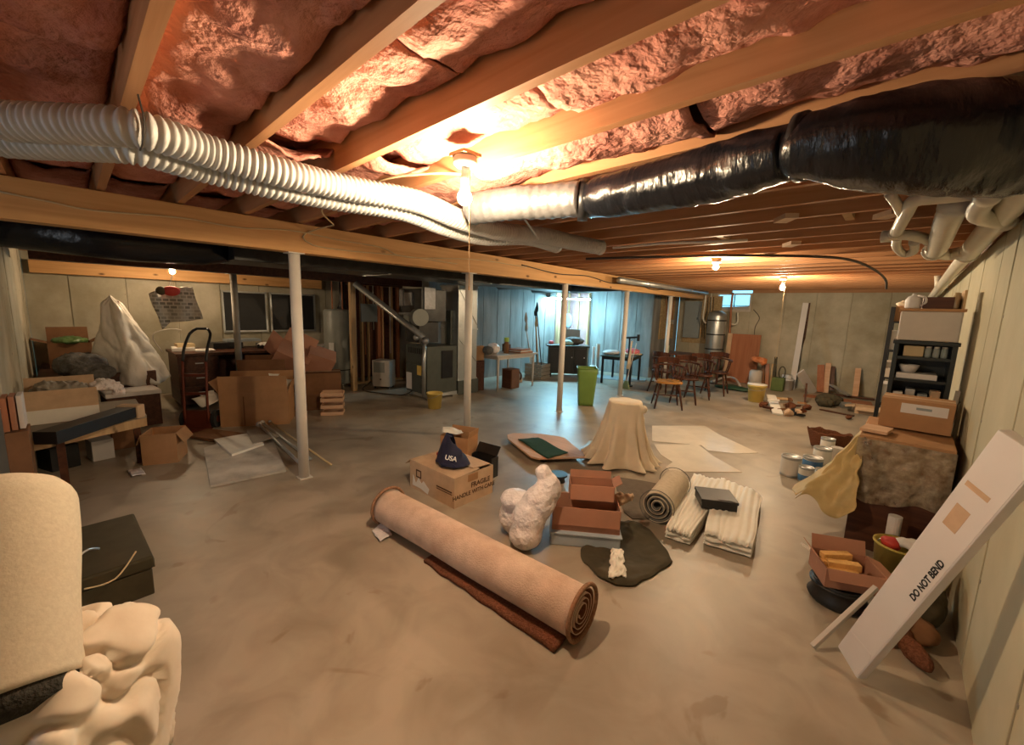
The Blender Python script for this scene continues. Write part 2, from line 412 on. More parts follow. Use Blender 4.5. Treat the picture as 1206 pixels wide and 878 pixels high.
# sills and rim boards above the concrete
for nm, c, d in (('trim_1', (XR+.06, 4.3, 2.22), (.10, 14.6, .10)), ('trim_2', (-.95, YB+.05, 2.235), (3.64, .1, .07)),
                 ('trim_3', (-3.9, YB+.05, 2.235), (1.3, .1, .07)), ('trim_4', (XR+.12, 4.3, 2.39), (.04, 14.6, .24)), ('trim_5', (-2, YB+.12, 2.39), (5.2, .04, .24)),
                 ('trim_6', (XL-.1, 2.3, 2.35), (.04, 5.6, .32)), ('trim_7', (-6.8, YN-.1, 2.35), (4.3, .04, .32)), ('trim_8', (-2.3, -3.1, 2.35), (5.6, .04, .32)),
                 ('trim_9', (-7.1, 7.2, 2.35), (.04, 4.4, .32)), ('trim_10', (-6.4, 10.1, 2.35), (3.8, .04, .32)), ('trim_11', (-4.85, -1.7, 2.35), (.04, 2.8, .32))):
    tag(MB().box(c, d).build(nm, M_dark if nm in ('trim_1',) else M_joist2), kind='structure')

# joists, one board each, 16 inches apart
joist_y = [-2.99+.4*k for k in range(37)]
jm = {}
for i, y in enumerate(joist_y):
    big = MB().box((0, 0, 0), (9.55, .040, .235))
    if 'a' not in jm:
        jm['a'] = big.build('joist', M_joist, ceiling); o = jm['a']
    else:
        o = jm['a'].copy(); COL.objects.link(o); o.parent = ceiling
    o.location = (-4.36+random.uniform(-.01,.01)*0, y, ZJ+.1175)
    if y > 2.4 and i % 3 == 0: pass
# bridging blocks and splices under the far joists
for (x, y) in ((-1.25, 3.79), (-.35, 3.39), (-1.2, 5.0)):
    MB().box((x, y+.2, ZJ+.1), (.05, .36, .16)).build('joist_block', M_stud, ceiling)

# insulation batts in the bays above the near part of the room
def batt(x0, x1, yc, zb, seed, droop=None, amp=.03):
    nx = max(10, int((x1-x0)/.035)); wd = .352
    def fn(u, v):
        x = x0+(x1-x0)*u; a = v*2-1
        y = yc + a*wd/2
        z = zb - .03*math.cos(a*PI/2)
        p = Vector((x, y, 0))
        k = noise.noise(p*4.3+Vector((seed*3.1, 0, 0))) + .6*noise.noise(p*10+Vector((0, seed*2.3, 1))) + .38*abs(noise.noise(p*24+Vector((seed, 1, 0))))
        z -= amp*k
        if droop:
            g = math.exp(-((x-droop[0])/droop[1])**2)
            z -= droop[2]*g*(.6+.4*math.cos(a*1.3))
        e = max(0, abs(a)-.9)*.3
        return Vector((x, y, z+e))
    mb = MB().grid(fn, nx, 14)
    # closed: side skirts and a top
    mb.box(((x0+x1)/2, yc, ZC-.03), (x1-x0-.02, wd-.004, .04))
    return mb.build('insulation_batt', M_insul, ceiling, smooth=True, solid=.012)
sd = 1
for k in range(0, 15):
    yc = -2.79+.4*k
    zb = 2.395
    if yc < 2.6 and yc > -1.4:
        cuts = [-3.75, -2.2+.35*math.sin(k*2.1), -.9+.3*math.cos(k*1.7), XR]
        for j in range(3):
            dr = None; z_ = zb - .02*((k*j) % 3)
            if abs(yc-.81) < .05 and j == 0: dr = (-1.95, .28, .13)
            if abs(yc-.41) < .05 and j == 0: dr = (-2.1, .3, .04)
            if abs(yc-1.21) < .05 and j == 0: dr = (-2.0, .16, .10)
            if abs(yc-1.61) < .05 and j == 0: dr = (-2.05, .14, .09)
            if yc > 1.5: z_ += -.05*(j > 0)
            batt(cuts[j]+.01, cuts[j+1]-.01, yc, z_, sd, dr, .036); sd += 1
    if -.3 < yc < 5: batt(-5.6, -3.98, yc, 2.40, sd, None, .03); sd += 1

# main beam: two plies with a ledge board on top, on its row of posts
bm = thing('main_beam', 'long doubled timber girder running over the row of white posts', 'beam', (-3.87, 5.6, 2.025))
MB().box((-.035, 0, .125), (.07, 11.9, .25)).build('board', M_beam, bm, bev=.003)
MB().box((.038, 0, .118), (.072, 11.9, .236)).build('board', M_beam, bm, bev=.003)
post_labels = ['white steel post nearest the camera, beside the white panels on the floor',
               'white steel post behind the print-covered carton and navy cap',
               'white steel post just left of the tall green bin',
               'white steel post behind the draped stool',
               'white steel post farthest back, beside the grey breaker panel']
for i, y in enumerate((1.37, 3.35, 5.31, 7.30, 9.35)):
    t = thing('support_post', post_labels[i], 'post', (-3.87, y, 0), group='white posts under the main beam')
    MB().cyl((0,0,.006), (0,0,2.019), .045, n=24).build('pole', M_post, t, smooth=True)
    MB().box((0,0,.004), (.11,.11,.008)).build('base_plate', M_post, t)
    MB().box((0,0,2.021), (.13,.13,.008)).build('top_plate', M_post, t)
lp = at(267, 404, .0)
t = thing('support_post', 'grey steel post behind the pile of cartons, near the dark framed panels', 'post', (-7.3, 1.72, 0))
MB().cyl((0,0,.006), (0,0,1.99), .045, n=20).build('pole', M_postg, t, smooth=True)
MB().box((0,0,.004), (.13,.13,.008)).build('base_plate', M_postg, t)
MB().box((0,0,1.996), (.16,.16,.008)).build('top_plate', M_postg, t)
# far ledger board on the left wall, header above the studs, dark header
t = single('ledger_board', MB().box((XL+.10, 1.66, 1.99), (.16, 3.95, .17)), M_beam, 'orange timber ledger board along the top of the far left wall', 'beam', (XL+.1, 1.66, 1.9), bev=.003)
single('header_beam', MB().box((-7.3, 2.5, 2.10), (.14, 5.5, .2)), M_dark, 'dark brown header beam under the joists above the stud wall', 'beam', (-7.3, 2.5, 2.0), bev=.003)
for y in (0.1, 1.72, 3.55, 4.9):
    pass

# ================================================================ LIGHTS
def bulb(label, p, power, drop, string=None, holder=True, r=.032):
    t = thing('light_bulb', label, 'light', p)
    if holder:
        MB().box((0,0,.004),(.10,.10,.014)).build('mounting_plate', M_stud, t)
        MB().lathe([(.0,.0),(.045,0),(.052,-.012),(.052,-.034),(.038,-.046),(.0,-.046)], 24).build('lamp_holder', M_app, t, smooth=True)
        MB().lathe([(.0,-.046),(.018,-.046),(.018,-drop+.045),(.0,-drop+.045)], 16).build('screw_base', M_galv, t, smooth=True)
    e = mat('bulb_glow', (1, .85, .6), .5, var=0, emis=(WARM, power))
    b = MB().lathe([(.0,-drop-r),(r*.5,-drop-r*.87),(r*.87,-drop-r*.5),(r,-drop),(r*.87,-drop+r*.5),(r*.62,-drop+r*.95),(.015,-drop+r*1.5),(0,-drop+r*1.5)], 20)
    b.build('bulb_glass', e, t, smooth=True)
    if string:
        MB().tube([(.03,0,-.04), (.034,0,-.2), (.036,.002,-string)], .0022, 6).build('pull_string', M_cable_y, t)
        MB().lathe([(0,-string-.02),(.004,-string-.018),(.004,-string),(0,-string)], 8, (.036,.002,0)).build('string_toggle', M_cable_y, t)
    return t
bp_ = at(548, 184, 2.262)
bulb('bare bulb with pull string, in the white holder by the white hoses', (bp_.x, bp_.y, 2.262), BULB_W*50, .175, .56)
b2 = at(843, 316, 2.16); bulb('bare bulb under the joists, in front of the small window', (b2.x, b2.y, 2.262), BULB_W*62, .09)
b3 = at(921, 341, 2.07); bulb('bare bulb with a string, right of the small window', (b3.x, b3.y, 2.262), BULB_W*62, .17, 1.3)
b4 = at(203, 321, 1.98)
bulb('bare bulb above the hanging sweater', (b4.x, b4.y, 2.262), BULB_W*24, .27, .8)
# fluorescent shop light over the work corner
f1 = at(672, 353, 1.97); f2 = at(705, 356, 1.97)
M_tube = mat('tube_glow', (.6,1,1), .5, var=0, emis=((.36, .80, 1.0), 470))
ft = thing('shop_light', 'hanging fluorescent shop light over the cluttered work corner', 'light', (f1+f2)/2)
FL = Vector((-6.42, 9.0, 1.93))
ft.location = FL; ft.rotation_euler = (0, 0, math.radians(20))
MB().box((0,0,.03), (1.14,.14,.03)).build('reflector', M_app, ft)
for s in (-1, 1):
    MB().cyl((-.55,s*.035,0), (.55,s*.035,0), .017, n=12).build('fluorescent_tube', M_tube, ft, smooth=True)
    MB().cyl((s*.5,0,.04), (s*.5,0,.33), .003, n=6).build('chain', M_galv, ft)

# ================================================================ CEILING SERVICES
def spline(pts, step=.005):
    pts = [Vector(p) for p in pts]; P = [pts[0]*2-pts[1]] + pts + [pts[-1]*2-pts[-2]]; out = []
    for i in range(1, len(P)-2):
        L = (P[i+1]-P[i]).length; n = max(2, int(L/step))
        for k in range(n):
            t = k/n; a, b, c, d = P[i-1:i+3]
            out.append(.5*((2*b) + (c-a)*t + (2*a-5*b+4*c-d)*t*t + (3*b-a-3*c+d)*t**3))
    out.append(pts[-1]); return out
def hose(name, pts, r, label, pitch=.026):
    sp = spline(pts, pitch/6); rr = []; s = 0
    for i, p in enumerate(sp):
        if i: s += (p-sp[i-1]).length
        rr.append(r + .0055*math.sin(2*PI*s/pitch))
    t = thing(name, label, 'hose', sp[0])
    o = MB().tube([p-sp[0] for p in sp], rr, 22, cap=False).build('corrugated_tube', M_hose, t, smooth=True, solid=.002)
    MB().tube([p-sp[0] for p in sp[-8:]], [r+.006]*8, 22, cap=False).build('end_cuff', M_hose, t, smooth=True)
    return t, sp
HP = [(-60,128,2.16),(0,142,2.16),(90,147,2.16),(165,153,2.16),(250,180,2.16),(330,203,2.15),(410,222,2.16),(492,238,2.17),(540,258,2.14),(585,272,2.14),(640,278,2.17),(672,285,2.17),(708,292,2.16)]
h1 = [at(*q) for q in HP]
hose('vent_hose', h1, .056, 'white corrugated vent hose slung under the joists, nearer of the pair')
h2 = [p + Vector((-.125, -.01, -.030)) for p in h1[:-3]]
h2 = h2 + [h1[-3]+Vector((-.07,-.1,-.02)), h1[-2]+Vector((-.1, -.05, -.03))]
hose('vent_hose', h2, .054, 'white corrugated vent hose lying behind and just below the nearer one')
# straps that carry the hose
st = spline([at(598,232,2.26), at(612,250,2.16), at(634,282,2.10)], .02)
single('hanging_strap', MB().tube([p for p in st], .006, 6), M_galv, 'grey metal strap hanging across the foil duct and white hoses', 'strap', st[0])
st = [h1[3]+Vector((.03,0,.10)), h1[3]+Vector((.062,.005,.02)), h1[3]+Vector((.05,0,-.045)), h1[3]+Vector((-.0,-.005,-.066))]
single('wire_tie', MB().tube(spline(st, .01), .003, 6), M_cable_b, 'dark wire tie looped round the white hose at its bend', 'wire', st[0])

# black insulated flex duct
BP = [(556,246,2.165,.075),(600,240,2.165,.078),(640,238,2.165,.080),(685,234,2.16,.084)]
g = [at(*q[:3]) for q in BP]
ft = thing('flex_duct', 'black insulated flexible duct under the joists with a bare foil end', 'duct', g[0])
sp = spline(g, .012); rr = [.085+.0025*math.sin(i*1.3) for i in range(len(sp))]
MB().tube([p-g[0] for p in sp], rr, 24).build('foil_section', M_foil, ft, smooth=True)
def sleeve(P, nm):
    pts = [at(*q[:3]) for q in P]; sp = spline(pts, .012); n = len(sp)
    rs = []
    for i in range(n):
        k = i/(n-1)*(len(P)-1); a = int(min(k, len(P)-2)); f = k-a
        rs.append(P[a][3]*(1-f)+P[a+1][3]*f)
    mb = MB().tube([p-g[0] for p in sp], rs, 36)
    for v in mb.v:
        q = noise.noise(Vector((v.x*9, v.y*9, v.z*22)))*.010 + noise.noise(Vector((v.x*34, v.y*20, v.z*9)))*.005
        v += Vector((0,0,q)); v += Vector((0, q*.7, 0))
    mb.build(nm, M_blackp, ft, smooth=True)
sleeve([(680,236,2.16,.075),(690,236,2.16,.098),(760,222,2.15,.100),(840,204,2.14,.104),(900,188,2.13,.106),(935,178,2.13,.100),(947,173,2.13,.080)], 'black_sleeve')
sleeve([(942,173,2.13,.084),(960,172,2.12,.115),(1020,168,2.11,.135),(1090,166,2.10,.145),(1150,166,2.105,.145),(1205,167,2.105,.145)], 'black_sleeve')
tp = at(945,174,2.13)
MB().tube([at(939,175,2.13)-g[0], at(951,172,2.13)-g[0]], .100, 30).build('joint_tape', M_blackm, ft, smooth=True)
MB().tube([at(681,236,2.16)-g[0], at(693,236,2.16)-g[0]], .100, 30).build('joint_tape', M_blackm, ft, smooth=True)

# supply trunk on the far side of the beam
t = thing('duct_trunk', 'dark sheet metal duct trunk running behind the main beam', 'duct', (-4.9, 2.6, 1.985))
MB().box((0, 1.2, .13), (.62, 5.4, .27)).build('metal_trunk', M_galvd, t, bev=.005)
MB().box((0, 1.2-1.1, -.003), (.66, .03, .012)).build('duct_seam', M_galv, t); MB().box((0, 1.2+.6, -.003), (.66, .03, .012)).build('duct_seam', M_galv, t)
mb = MB().tube([(0,-2.95,.10),(0,-2.2,.09),(0,-1.7,.10),(0,-1.45,.12)], [.15,.16,.15,.13], 28); mb.rough(.02, 5, 3)
mb.build('black_sleeve', M_blackp, t, smooth=True)
t = thing('duct_trunk', 'long round metal duct under the joists left of the small window', 'duct', (-3.62, 7.0, 2.17))
MB().cyl((0,-.5,0), (.0,3.9,0), .05, n=20).build('metal_trunk', M_galv, t, smooth=True)
for yy in (.6, 1.7, 2.8): MB().cyl((0,yy-.015,0), (0,yy+.015,0), .054, n=20).build('duct_seam', M_galv, t, smooth=True)
single('branch_duct', MB().cyl((-6.6,6.6,2.12), (-5.24,6.35,2.14), .09, n=18), M_galvd, 'dark round branch duct crossing the work corner ceiling', 'duct', (-6.6,6.6,2.12), smooth=True)
single('branch_duct', MB().cyl((-6.8,8.0,2.12), (-4.2,7.7,2.14), .09, n=18), M_galvd, 'dark round branch duct above the black stand in the work corner', 'duct', (-6.8,8.0,2.12), smooth=True)

# drain pipes near the right wall
pv = thing('drain_pipes', 'branching cream plastic drain pipes above the right wall', 'pipe', (.25, 4.0, 2.15))
o0 = Vector((.25, 4.0, 2.15))
def pipe(nm, P, r, fit=True):
    pts = [p-o0 for p in P]
    MB().tube(spline(pts, .03), r, 18).build(nm, M_pvc, pv, smooth=True)
    if fit:
        for a, b in ((pts[0], pts[1]), (pts[-1], pts[-2])):
            d = (b-a).normalized(); MB().cyl(a, a+d*.05, r*1.18, n=18).build('pipe_fitting', M_pvc, pv, smooth=True)
mainy = lambda y, z: Vector((.31, y, z))
pipe('drain_pipe', [mainy(1.9,2.20), mainy(3.6,2.17), mainy(4.9,2.15)], .060)
pipe('drain_pipe', [mainy(4.9,2.15), mainy(7,2.10), mainy(9.6,2.03), mainy(11.3,2.0)], .048)
pipe('drain_pipe', [at(1128,238,2.20), at(1118,255,2.16), at(1105,290,2.13), at(1100,296,2.13)], .058)
pipe('drain_pipe', [at(1100,296,2.14), at(1118,300,2.15), mainy(4.6,2.15)], .045)
pipe('drain_pipe', [at(1168,226,2.17), at(1152,248,2.13), at(1158,256,2.13), at(1185,262,2.16)], .040)
pipe('drain_pipe', [at(1165,226,2.21), at(1110,232,2.20), at(1078,236,2.20), at(1067,252,2.18), at(1055,275,2.16)], .032)
pipe('drain_pipe', [at(1038,279,2.15), at(1070,277,2.15), at(1098,284,2.15)], .032)
pipe('drain_trap', [at(1057,278,2.15), at(1056,291,2.13), at(1065,299,2.12), at(1076,296,2.12), at(1077,284,2.15)], .026)
pipe('drain_pipe', [at(1047,228,2.24), at(1056,240,2.2), at(1064,255,2.18)], .022, False)
pipe('drain_pipe', [mainy(8.2,2.06), Vector((.28, 8.2, 2.25))], .035, False)

# cables
def cable(P, r, m, label, name='cable', cat='cable'):
    sp = spline(P, .05); return single(name, MB().tube(sp, r, 6), m, label, cat, sp[0], smooth=True)
XB = -3.79
cable([atx(0,226,XB), atx(60,238,XB), atx(110,248,XB), atx(215,257,XB), atx(280,268,XB), atx(345,272,XB), atx(400,283,XB), atx(450,292,XB), atx(480,303,XB), atx(560,306,XB), atx(620,315,XB)], .006, M_cable_y, 'long cream cable stapled along the face of the main beam')
cable([Vector((-3.6, 1.6, 2.262)), Vector((XB+.01, 1.5, 2.22)), Vector((XB, 1.42, 2.16)), Vector((XB, 1.5, 2.10)), Vector((XB, 1.8, 2.09)), Vector((XB, 2.4, 2.11)), Vector((XB,3.1,2.10))], .006, M_cable_y, 'cream cable looping down onto the beam above the nearest post')
cable([at(545,205,2.262), at(500,205,2.262), at(440,215,2.262), at(380,245,2.262), Vector((-3.6,1.6,2.262))], .006, M_cable_y, 'thin cable running from the bulb holder along the joists to the beam')
cable([Vector((XB,4.2,2.2)), Vector((XB,5,2.15)), Vector((XB,5.8,2.18)), Vector((XB,6.6,2.12)), Vector((XB+.02,7.4,2.19)), Vector((XB,8.2,2.1)), Vector((XB,9,2.17))], .008, M_cable_b, 'dark cable wavering along the far half of the main beam')
cable([at(690,305,2.25), at(760,303,2.25), at(850,301,2.25), at(950,302,2.25), at(1000,306,2.24), at(1030,318,2.2), at(1043,330,2.14), at(1044,340,2.06)], .014, M_cable_b, 'dark cable arcing under the far joists to a pale end')
cable([at(722,292,2.255), at(780,287,2.24), at(840,285,2.22), at(880,283,2.24)], .012, M_white, 'pale crumpled wrap strip hanging below the middle joists', 'wrap_strip', 'scrap')
for a, b_, lb in (((922,252),(929,262),'pale paper scrap hanging from a joist'), ((928,283),(936,292),'pale tape scrap on the joist beyond the hanging paper'), ((1040,250),(1054,255),'pale wooden block under the joist near the drain pipes')):
    pa = at(*a, 2.25); pb = at(*b_, 2.25)
    single('paper_scrap', MB().box((pa+pb)/2, (.08, .16, .03), Matrix.Rotation(.6, 3, 'Z')), M_cardl, lb, 'scrap', (pa+pb)/2)
# splices in the cobwebbed bay: thin pale strings
# ================================================================ WINDOW, PANEL, TANK on the back wall
t = thing('window_1', 'small high basement window with a wire grid in the back wall', 'window', (-3.18, YB+.05, 1.74)); t['kind'] = 'structure'
del t['category']
wf_ = MB().box((0,0,.02),(.82,.12,.04)).box((0,0,.44),(.82,.12,.04)).box((-.39,0,.23),(.04,.12,.40)).box((.39,0,.23),(.04,.12,.40)).build('window_frame', M_app, t)
MB().box((0,.03,.23),(.02,.02,.38)).box((0,.03,.15),(.74,.02,.015)).build('window_bar', M_blackm, wf_)
gl = mat('window_glass', (.9,.95,1), .05, var=0, alpha=.15, spec=.5)
MB().box((0,.045,.23),(.74,.004,.38)).build('pane', gl, t)
MB().add([(-.37,-.06,.04),(.37,-.06,.04),(.37,.04,.14),(-.37,.04,.10)], [(0,1,2,3)]).build('window_sill', M_app, t, solid=.01)

PBX = -4.35
t = thing('breaker_panel', 'grey electrical breaker panel on its plywood backing by the farthest post', 'electrical panel', (-4.05, YB-.03, .95))
MB().box((.14,.01,.55),(.96,.02,1.25)).build('backing_board', M_ply, t)
MB().box((-.08,-.05,.55),(.42,.10,.98)).build('panel_box', M_panelg, t, bev=.006)
dr_ = MB().box((-.08,-.106,.55),(.36,.012,.88)).build('panel_door', M_panelg, t, bev=.004)
MB().box((.07,-.116,.58),(.02,.01,.06)).build('latch', M_blackm, dr_)
for k, x in enumerate((.2,.26,.33,.4)):
    MB().tube(spline([(x,-.02,1.15),(x+.02,-.04,.8),(x-.03,-.03,.5),(x+.01,-.02,.1-.05*k)], .06), .010, 6).build('conduit', M_cable_b, t)
t = thing('electric_meter_board', 'brown patch board with hanging wires on the jog wall', 'board', (-4.50, 10.8, 1.0))
MB().box((-.02,0,.55),(.03,.85,1.15)).build('backing_board', M_ply, t)
for k in range(5):
    MB().tube(spline([(.01,-.3+.14*k,1.1),(.04,-.22+.1*k,.8),(.02,-.1+.08*k,.4+.1*(k%2))], .06), .010, 6).build('wire', M_cable_b if k%2 else M_redw, t)
MB().box((.03,-.05,.62),(.06,.12,.12)).build('junction_box', M_app, t)
MB().box((.03,.22,.42),(.06,.10,.12)).build('junction_box', M_galv, t)
t = thing('metal_tank', 'tall galvanised metal tank strapped with pipes below the small window', 'tank', (-3.42, 11.25, 0))
MB().lathe([(.0,.62),(.20,.64),(.215,.70),(.215,1.60),(.20,1.68),(.10,1.74),(0,1.75)], 28).build('shell', M_galv, t, smooth=True)
for z in (.78, 1.15, 1.5): MB().lathe([(.218,z-.015),(.222,z-.01),(.222,z+.01),(.218,z+.015)], 28).build('band', M_galvd, t, smooth=True)
for k in range(3):
    a = k*2.1+.4; MB().cyl((.17*math.cos(a),.17*math.sin(a),0),(.17*math.cos(a),.17*math.sin(a),.66), .02, n=8).build('leg', M_galvd, t)
MB().tube(spline([(-.3,-.1,2.2),(-.3,-.1,1.9),(-.31,-.1,1.55),(-.22,-.12,1.42)], .05), .022, 10).build('pipe', M_pvc, t, smooth=True)
MB().tube(spline([(.27,.1,2.2),(.27,.1,1.85),(.30,.1,1.1),(.27,.1,.1)], .05), .025, 10).build('pipe', M_redw, t, smooth=True)
MB().tube(spline([(.42,.16,1.72),(.44,.16,1.5),(.40,.16,1.42),(.3,.12,1.42)], .04), .022, 10).build('pipe', M_pvc, t, smooth=True)
cable([Vector((-3.72,YB-.03,2.2)), Vector((-3.71,YB-.03,1.9)), Vector((-3.72,YB-.03,1.5))], .02, M_pvc, 'white conduit dropping down the back wall between the panel and the tank', 'conduit', 'pipe')
cable([Vector((-2.7,YB-.03,1.8)), Vector((-2.55,YB-.03,1.6)), Vector((-2.62,YB-.03,1.35)), Vector((-2.6,YB-.03,.9))], .008, M_cable_b, 'thin black wire looping down the back wall right of the window')

# ================================================================ FOREGROUND ROLL
a = Vector((-2.62, 1.50, .155)); b = Vector((-.93, 1.80, .155))
def carpet_roll(name, a, b, r, label, m_out, m_end, m_in, turns=4.2, group=None, rz=None, sag=.0, squash=1.0, gap=.014, ring=.011):
    """a real spiral: back side outwards, pile inside"""
    t = thing(name, label, 'carpet roll', a)
    a = Vector(a); b = Vector(b); d = b-a; L = d.length; u = d.normalized()
    sdv = u.cross(Vector((0,0,1))).normalized(); upv = sdv.cross(u)
    def spiral(off, trim):
        N = 220
        def fn(v, s):
            k = v; th = -PI*.62 + k*turns*2*PI
            rr = (r - off) - (r*.80)*k
            x = L*s*(1-2*trim)+L*trim
            rr2 = rr*(1+.025*noise.noise(Vector((x*2.2, math.cos(th)*.8, math.sin(th)*.8+r*7))))
            y = rr2*math.cos(th); z = rr2*math.sin(th)*squash - sag*math.sin(PI*s)
            return u*x + sdv*y + upv*z
        return fn
    MB().grid(spiral(0, 0), 200, 40).build('backing', m_out, t, smooth=True, solid=.004)
    MB().grid(spiral(gap*.45, 0.0015), 200, 40).build('pile', m_in, t, smooth=True, solid=gap*.6)
    for s in (0, 1):
        rings = []
        ctr = u*L*s
        P = []
        for k in range(33):
            th = 2*PI*k/32; P.append(ctr + sdv*(r+.004)*math.cos(th) + upv*(r+.004)*math.sin(th)*squash)
        MB().tube(P, ring, 8, cap=False).build('bound_edge', m_end, t, smooth=True)
    return t
carpet_roll('rolled_carpet', (-2.60, 1.50, .138), (-.965, 1.605, .138), .134, 'large rolled carpet with pinkish backing lying across the middle of the floor', M_carpetb, M_carpete, M_carpetf, 4.3, squash=.98)
def fstrip(u, v):
    p = at(499,664).lerp(at(652,771), u); dd = Vector((-.02, 1, 0)).normalized()
    q = p + dd*(.20*v) + dd*(.012*noise.noise(Vector((u*9, 0, 0)))*(1-v))
    q.z = .014 + .012*max(0, noise.noise(Vector((u*5, v*2, 4)))) + .05*v*v
    return q
tag(MB().grid(fstrip, 60, 10).build('carpet_strip', M_carpetf, loc=(-1.5, 1.5, .0), smooth=True, solid=.022), 'ragged dark brown carpet strip tucked along the near side of the large roll', 'carpet')
sheet('plastic_scrap', [at(438,628), at(452,618), at(462,632), at(448,640)], M_bag, 'wisp of clear plastic on the floor at the far-left end of the big roll', 'scrap', amp=.02, n=10)

# ================================================================ PRINTED CARTON + cap
m0, rz, wd = edge_frame(at(535,600), at(577,580))
A = at(483,573); B = at(535,600); C2 = at(577,579)
# short face B->C2, long face A->B
m1, rz1, w1 = edge_frame(A, B)
t = thing('printed_carton', 'open printed cardboard carton with the navy cap lying on it', 'box', m1, rz1)
dpt = .44; hh = .255
carton(t, w1, dpt, hh, M_cardl, flaps=[('l', .10, 128)])
MB().box((.02,.14,hh+.004),(w1-.04,.27,.006), Matrix.Rotation(.05,3,'X')).build('flap', M_cardl, t)
MB().box((.05,.33,hh+.012),(w1-.16,.2,.006), Matrix.Rotation(-.06,3,'X')).build('flap', M_cardl, t)
lettering('lettering', 'HANDLE WITH CARE', .050, M_inkb, t, (w1/2+.001, dpt*.5, .085), (PI/2, 0, PI/2), .001)
lettering('lettering', 'FRAGILE', .060, M_inkb, t, (w1/2+.001, dpt*.66, .145), (PI/2, 0, PI/2), .0015)
MB().box((w1/2+.001,.2,.215),(.002,.11,.06)).build('packing_tape', M_card, t)
# printed square emblem and pale patches on the long side
MB().box((-w1/2+.13,-.001,.185),(.075,.002,.012)).box((-w1/2+.13,-.001,.125),(.075,.002,.012)).box((-w1/2+.099,-.001,.155),(.012,.002,.06)).box((-w1/2+.161,-.001,.155),(.012,.002,.06)).build('printed_emblem', M_inkb, t)
MB().box((w1/2-.13,-.001,.128),(.20,.002,.010)).box((w1/2-.13,-.001,.108),(.20,.002,.006)).build('printed_lines', M_inkb, t)
mb = MB().prism([(-w1/2+.04,.03),(-w1/2+.16,.03),(-w1/2+.26,.01),(-w1/2+.28,.06),(-w1/2+.20,.11),(-w1/2+.17,.08),(-w1/2+.13,.12),(-w1/2+.09,.06),(-w1/2+.05,.13)], 0, .0015)
for v in mb.v: v.xyz = (v.x, -.0005-v.z, v.y)
mb.build('scuffed_patch', M_white, t)
MAT_T = Matrix.Translation(m1) @ Matrix.Rotation(rz1, 4, 'Z')
def onbox(x, y, z): return MAT_T @ Vector((x, y, z))
# cap: crumpled navy hood-like cap standing on its brim
cc = onbox(.06, .19, hh+.02)
t = thing('navy_cap', 'crumpled navy cap with white letters lying on the printed carton', 'cap', cc, rz1)
def capf(u, v):
    th = 2*PI*u; z = v
    rx = .165*(1-.62*z**1.1); ry = .135*(1-.82*z**.9)
    x = rx*math.cos(th) - .045*z; y = ry*math.sin(th)
    p = Vector((x, y, .012+.225*z**1.15*(1 if v < 1 else 1)))
    p.z -= .07*max(0, math.cos(th))*z
    k = noise.noise(Vector((x*14, y*14, z*2.5)))*.014; return p + Vector((k, k, k))
MB().grid(capf, 40, 18, wrap=True).build('crown', M_navy, t, smooth=True, solid=.003)
MB().ell((-.055,.0,.225),(.032,.02,.012),12).build('top_seam', M_navy, t, smooth=True)
def brim(u, v):
    x = -.10+.23*u; y = -.085-.055*v*math.sin(PI*min(1,max(0,u)));  return Vector((x, y, .030-.022*v+.01*math.sin(PI*u)))
MB().grid(brim, 20, 6).build('brim', M_navy, t, smooth=True, solid=.005)
lettering('lettering', 'USA', .055, M_inkw, t, (.088, -.098, .085), (math.radians(66), math.radians(12), math.radians(44)), .001)
# smaller carton behind, paper on it, junk in front
p = at(505,558); q = at(541,552)
A2 = onbox(-.20, .33, 0); 
t = thing('small_carton', 'small brown carton standing behind the navy cap with white paper on top', 'box', onbox(-.26, .47, 0)+Vector((0,0,0)), rz1+.35)
carton(t, .30, .22, .37, M_card, flaps=[('r', .06, 10), ('b', .05, 10)])
sheet('crumpled_paper', [onbox(-.44,.47,.43), onbox(-.33,.38,.40), onbox(-.18,.52,.375), onbox(-.30,.60,.38)], M_white, 'crumpled white paper on the small carton behind the cap', 'paper', amp=.035, n=12)
single('red_packet', MB().box(onbox(-.13,.235,hh+.030), (.12,.06,.025), Matrix.Rotation(rz1,3,'Z')), M_red, 'flat red packet lying on the printed carton left of the cap', 'packet', onbox(-.13,.24,hh+.02), bev=.004)
single('paper_cup', MB().lathe([(0,0),(.025,0),(.034,.08),(.031,.08),(.022,.004),(0,.004)], 16, onbox(-.10,.30,hh+.02)), M_wcard, 'pale paper cup next to the navy cap on the carton', 'cup', onbox(-.10,.30,hh+.02), smooth=True)
single('brown_ball', MB().ell(onbox(-.165,.31,hh+.06), (.035,.035,.035), 14), M_cardd, 'round brown trinket behind the red packet on the carton', 'trinket', onbox(-.165,.31,hh+.03), smooth=True)
# black binder box standing open
m2, rz2, w2 = edge_frame(at(557,556), at(583,562))
t = thing('black_case', 'open black plastic case standing on the floor right of the printed carton', 'case', m2, rz2-.15)
MB().box((0,.05,.10),(.26,.012,.20)).box((-.125,.0,.10),(.012,.10,.20)).box((.125,0,.10),(.012,.10,.20)).box((0,0,.006),(.2,.06,.012)).build('shell', M_black, t, bev=.002)
MB().box((0,.06,.245),(.26,.10,.012), Matrix.Rotation(.95,3,'X')).build('lid', M_black, t, bev=.002)
MB().box((0,-.01,.12),(.17,.006,.03), Matrix.Rotation(.1,3,'Y')).build('label_strip', M_panelg, t)
MB().box((.05,-.045,.055),(.10,.02,.11)).build('pocket', M_black, t, bev=.002)

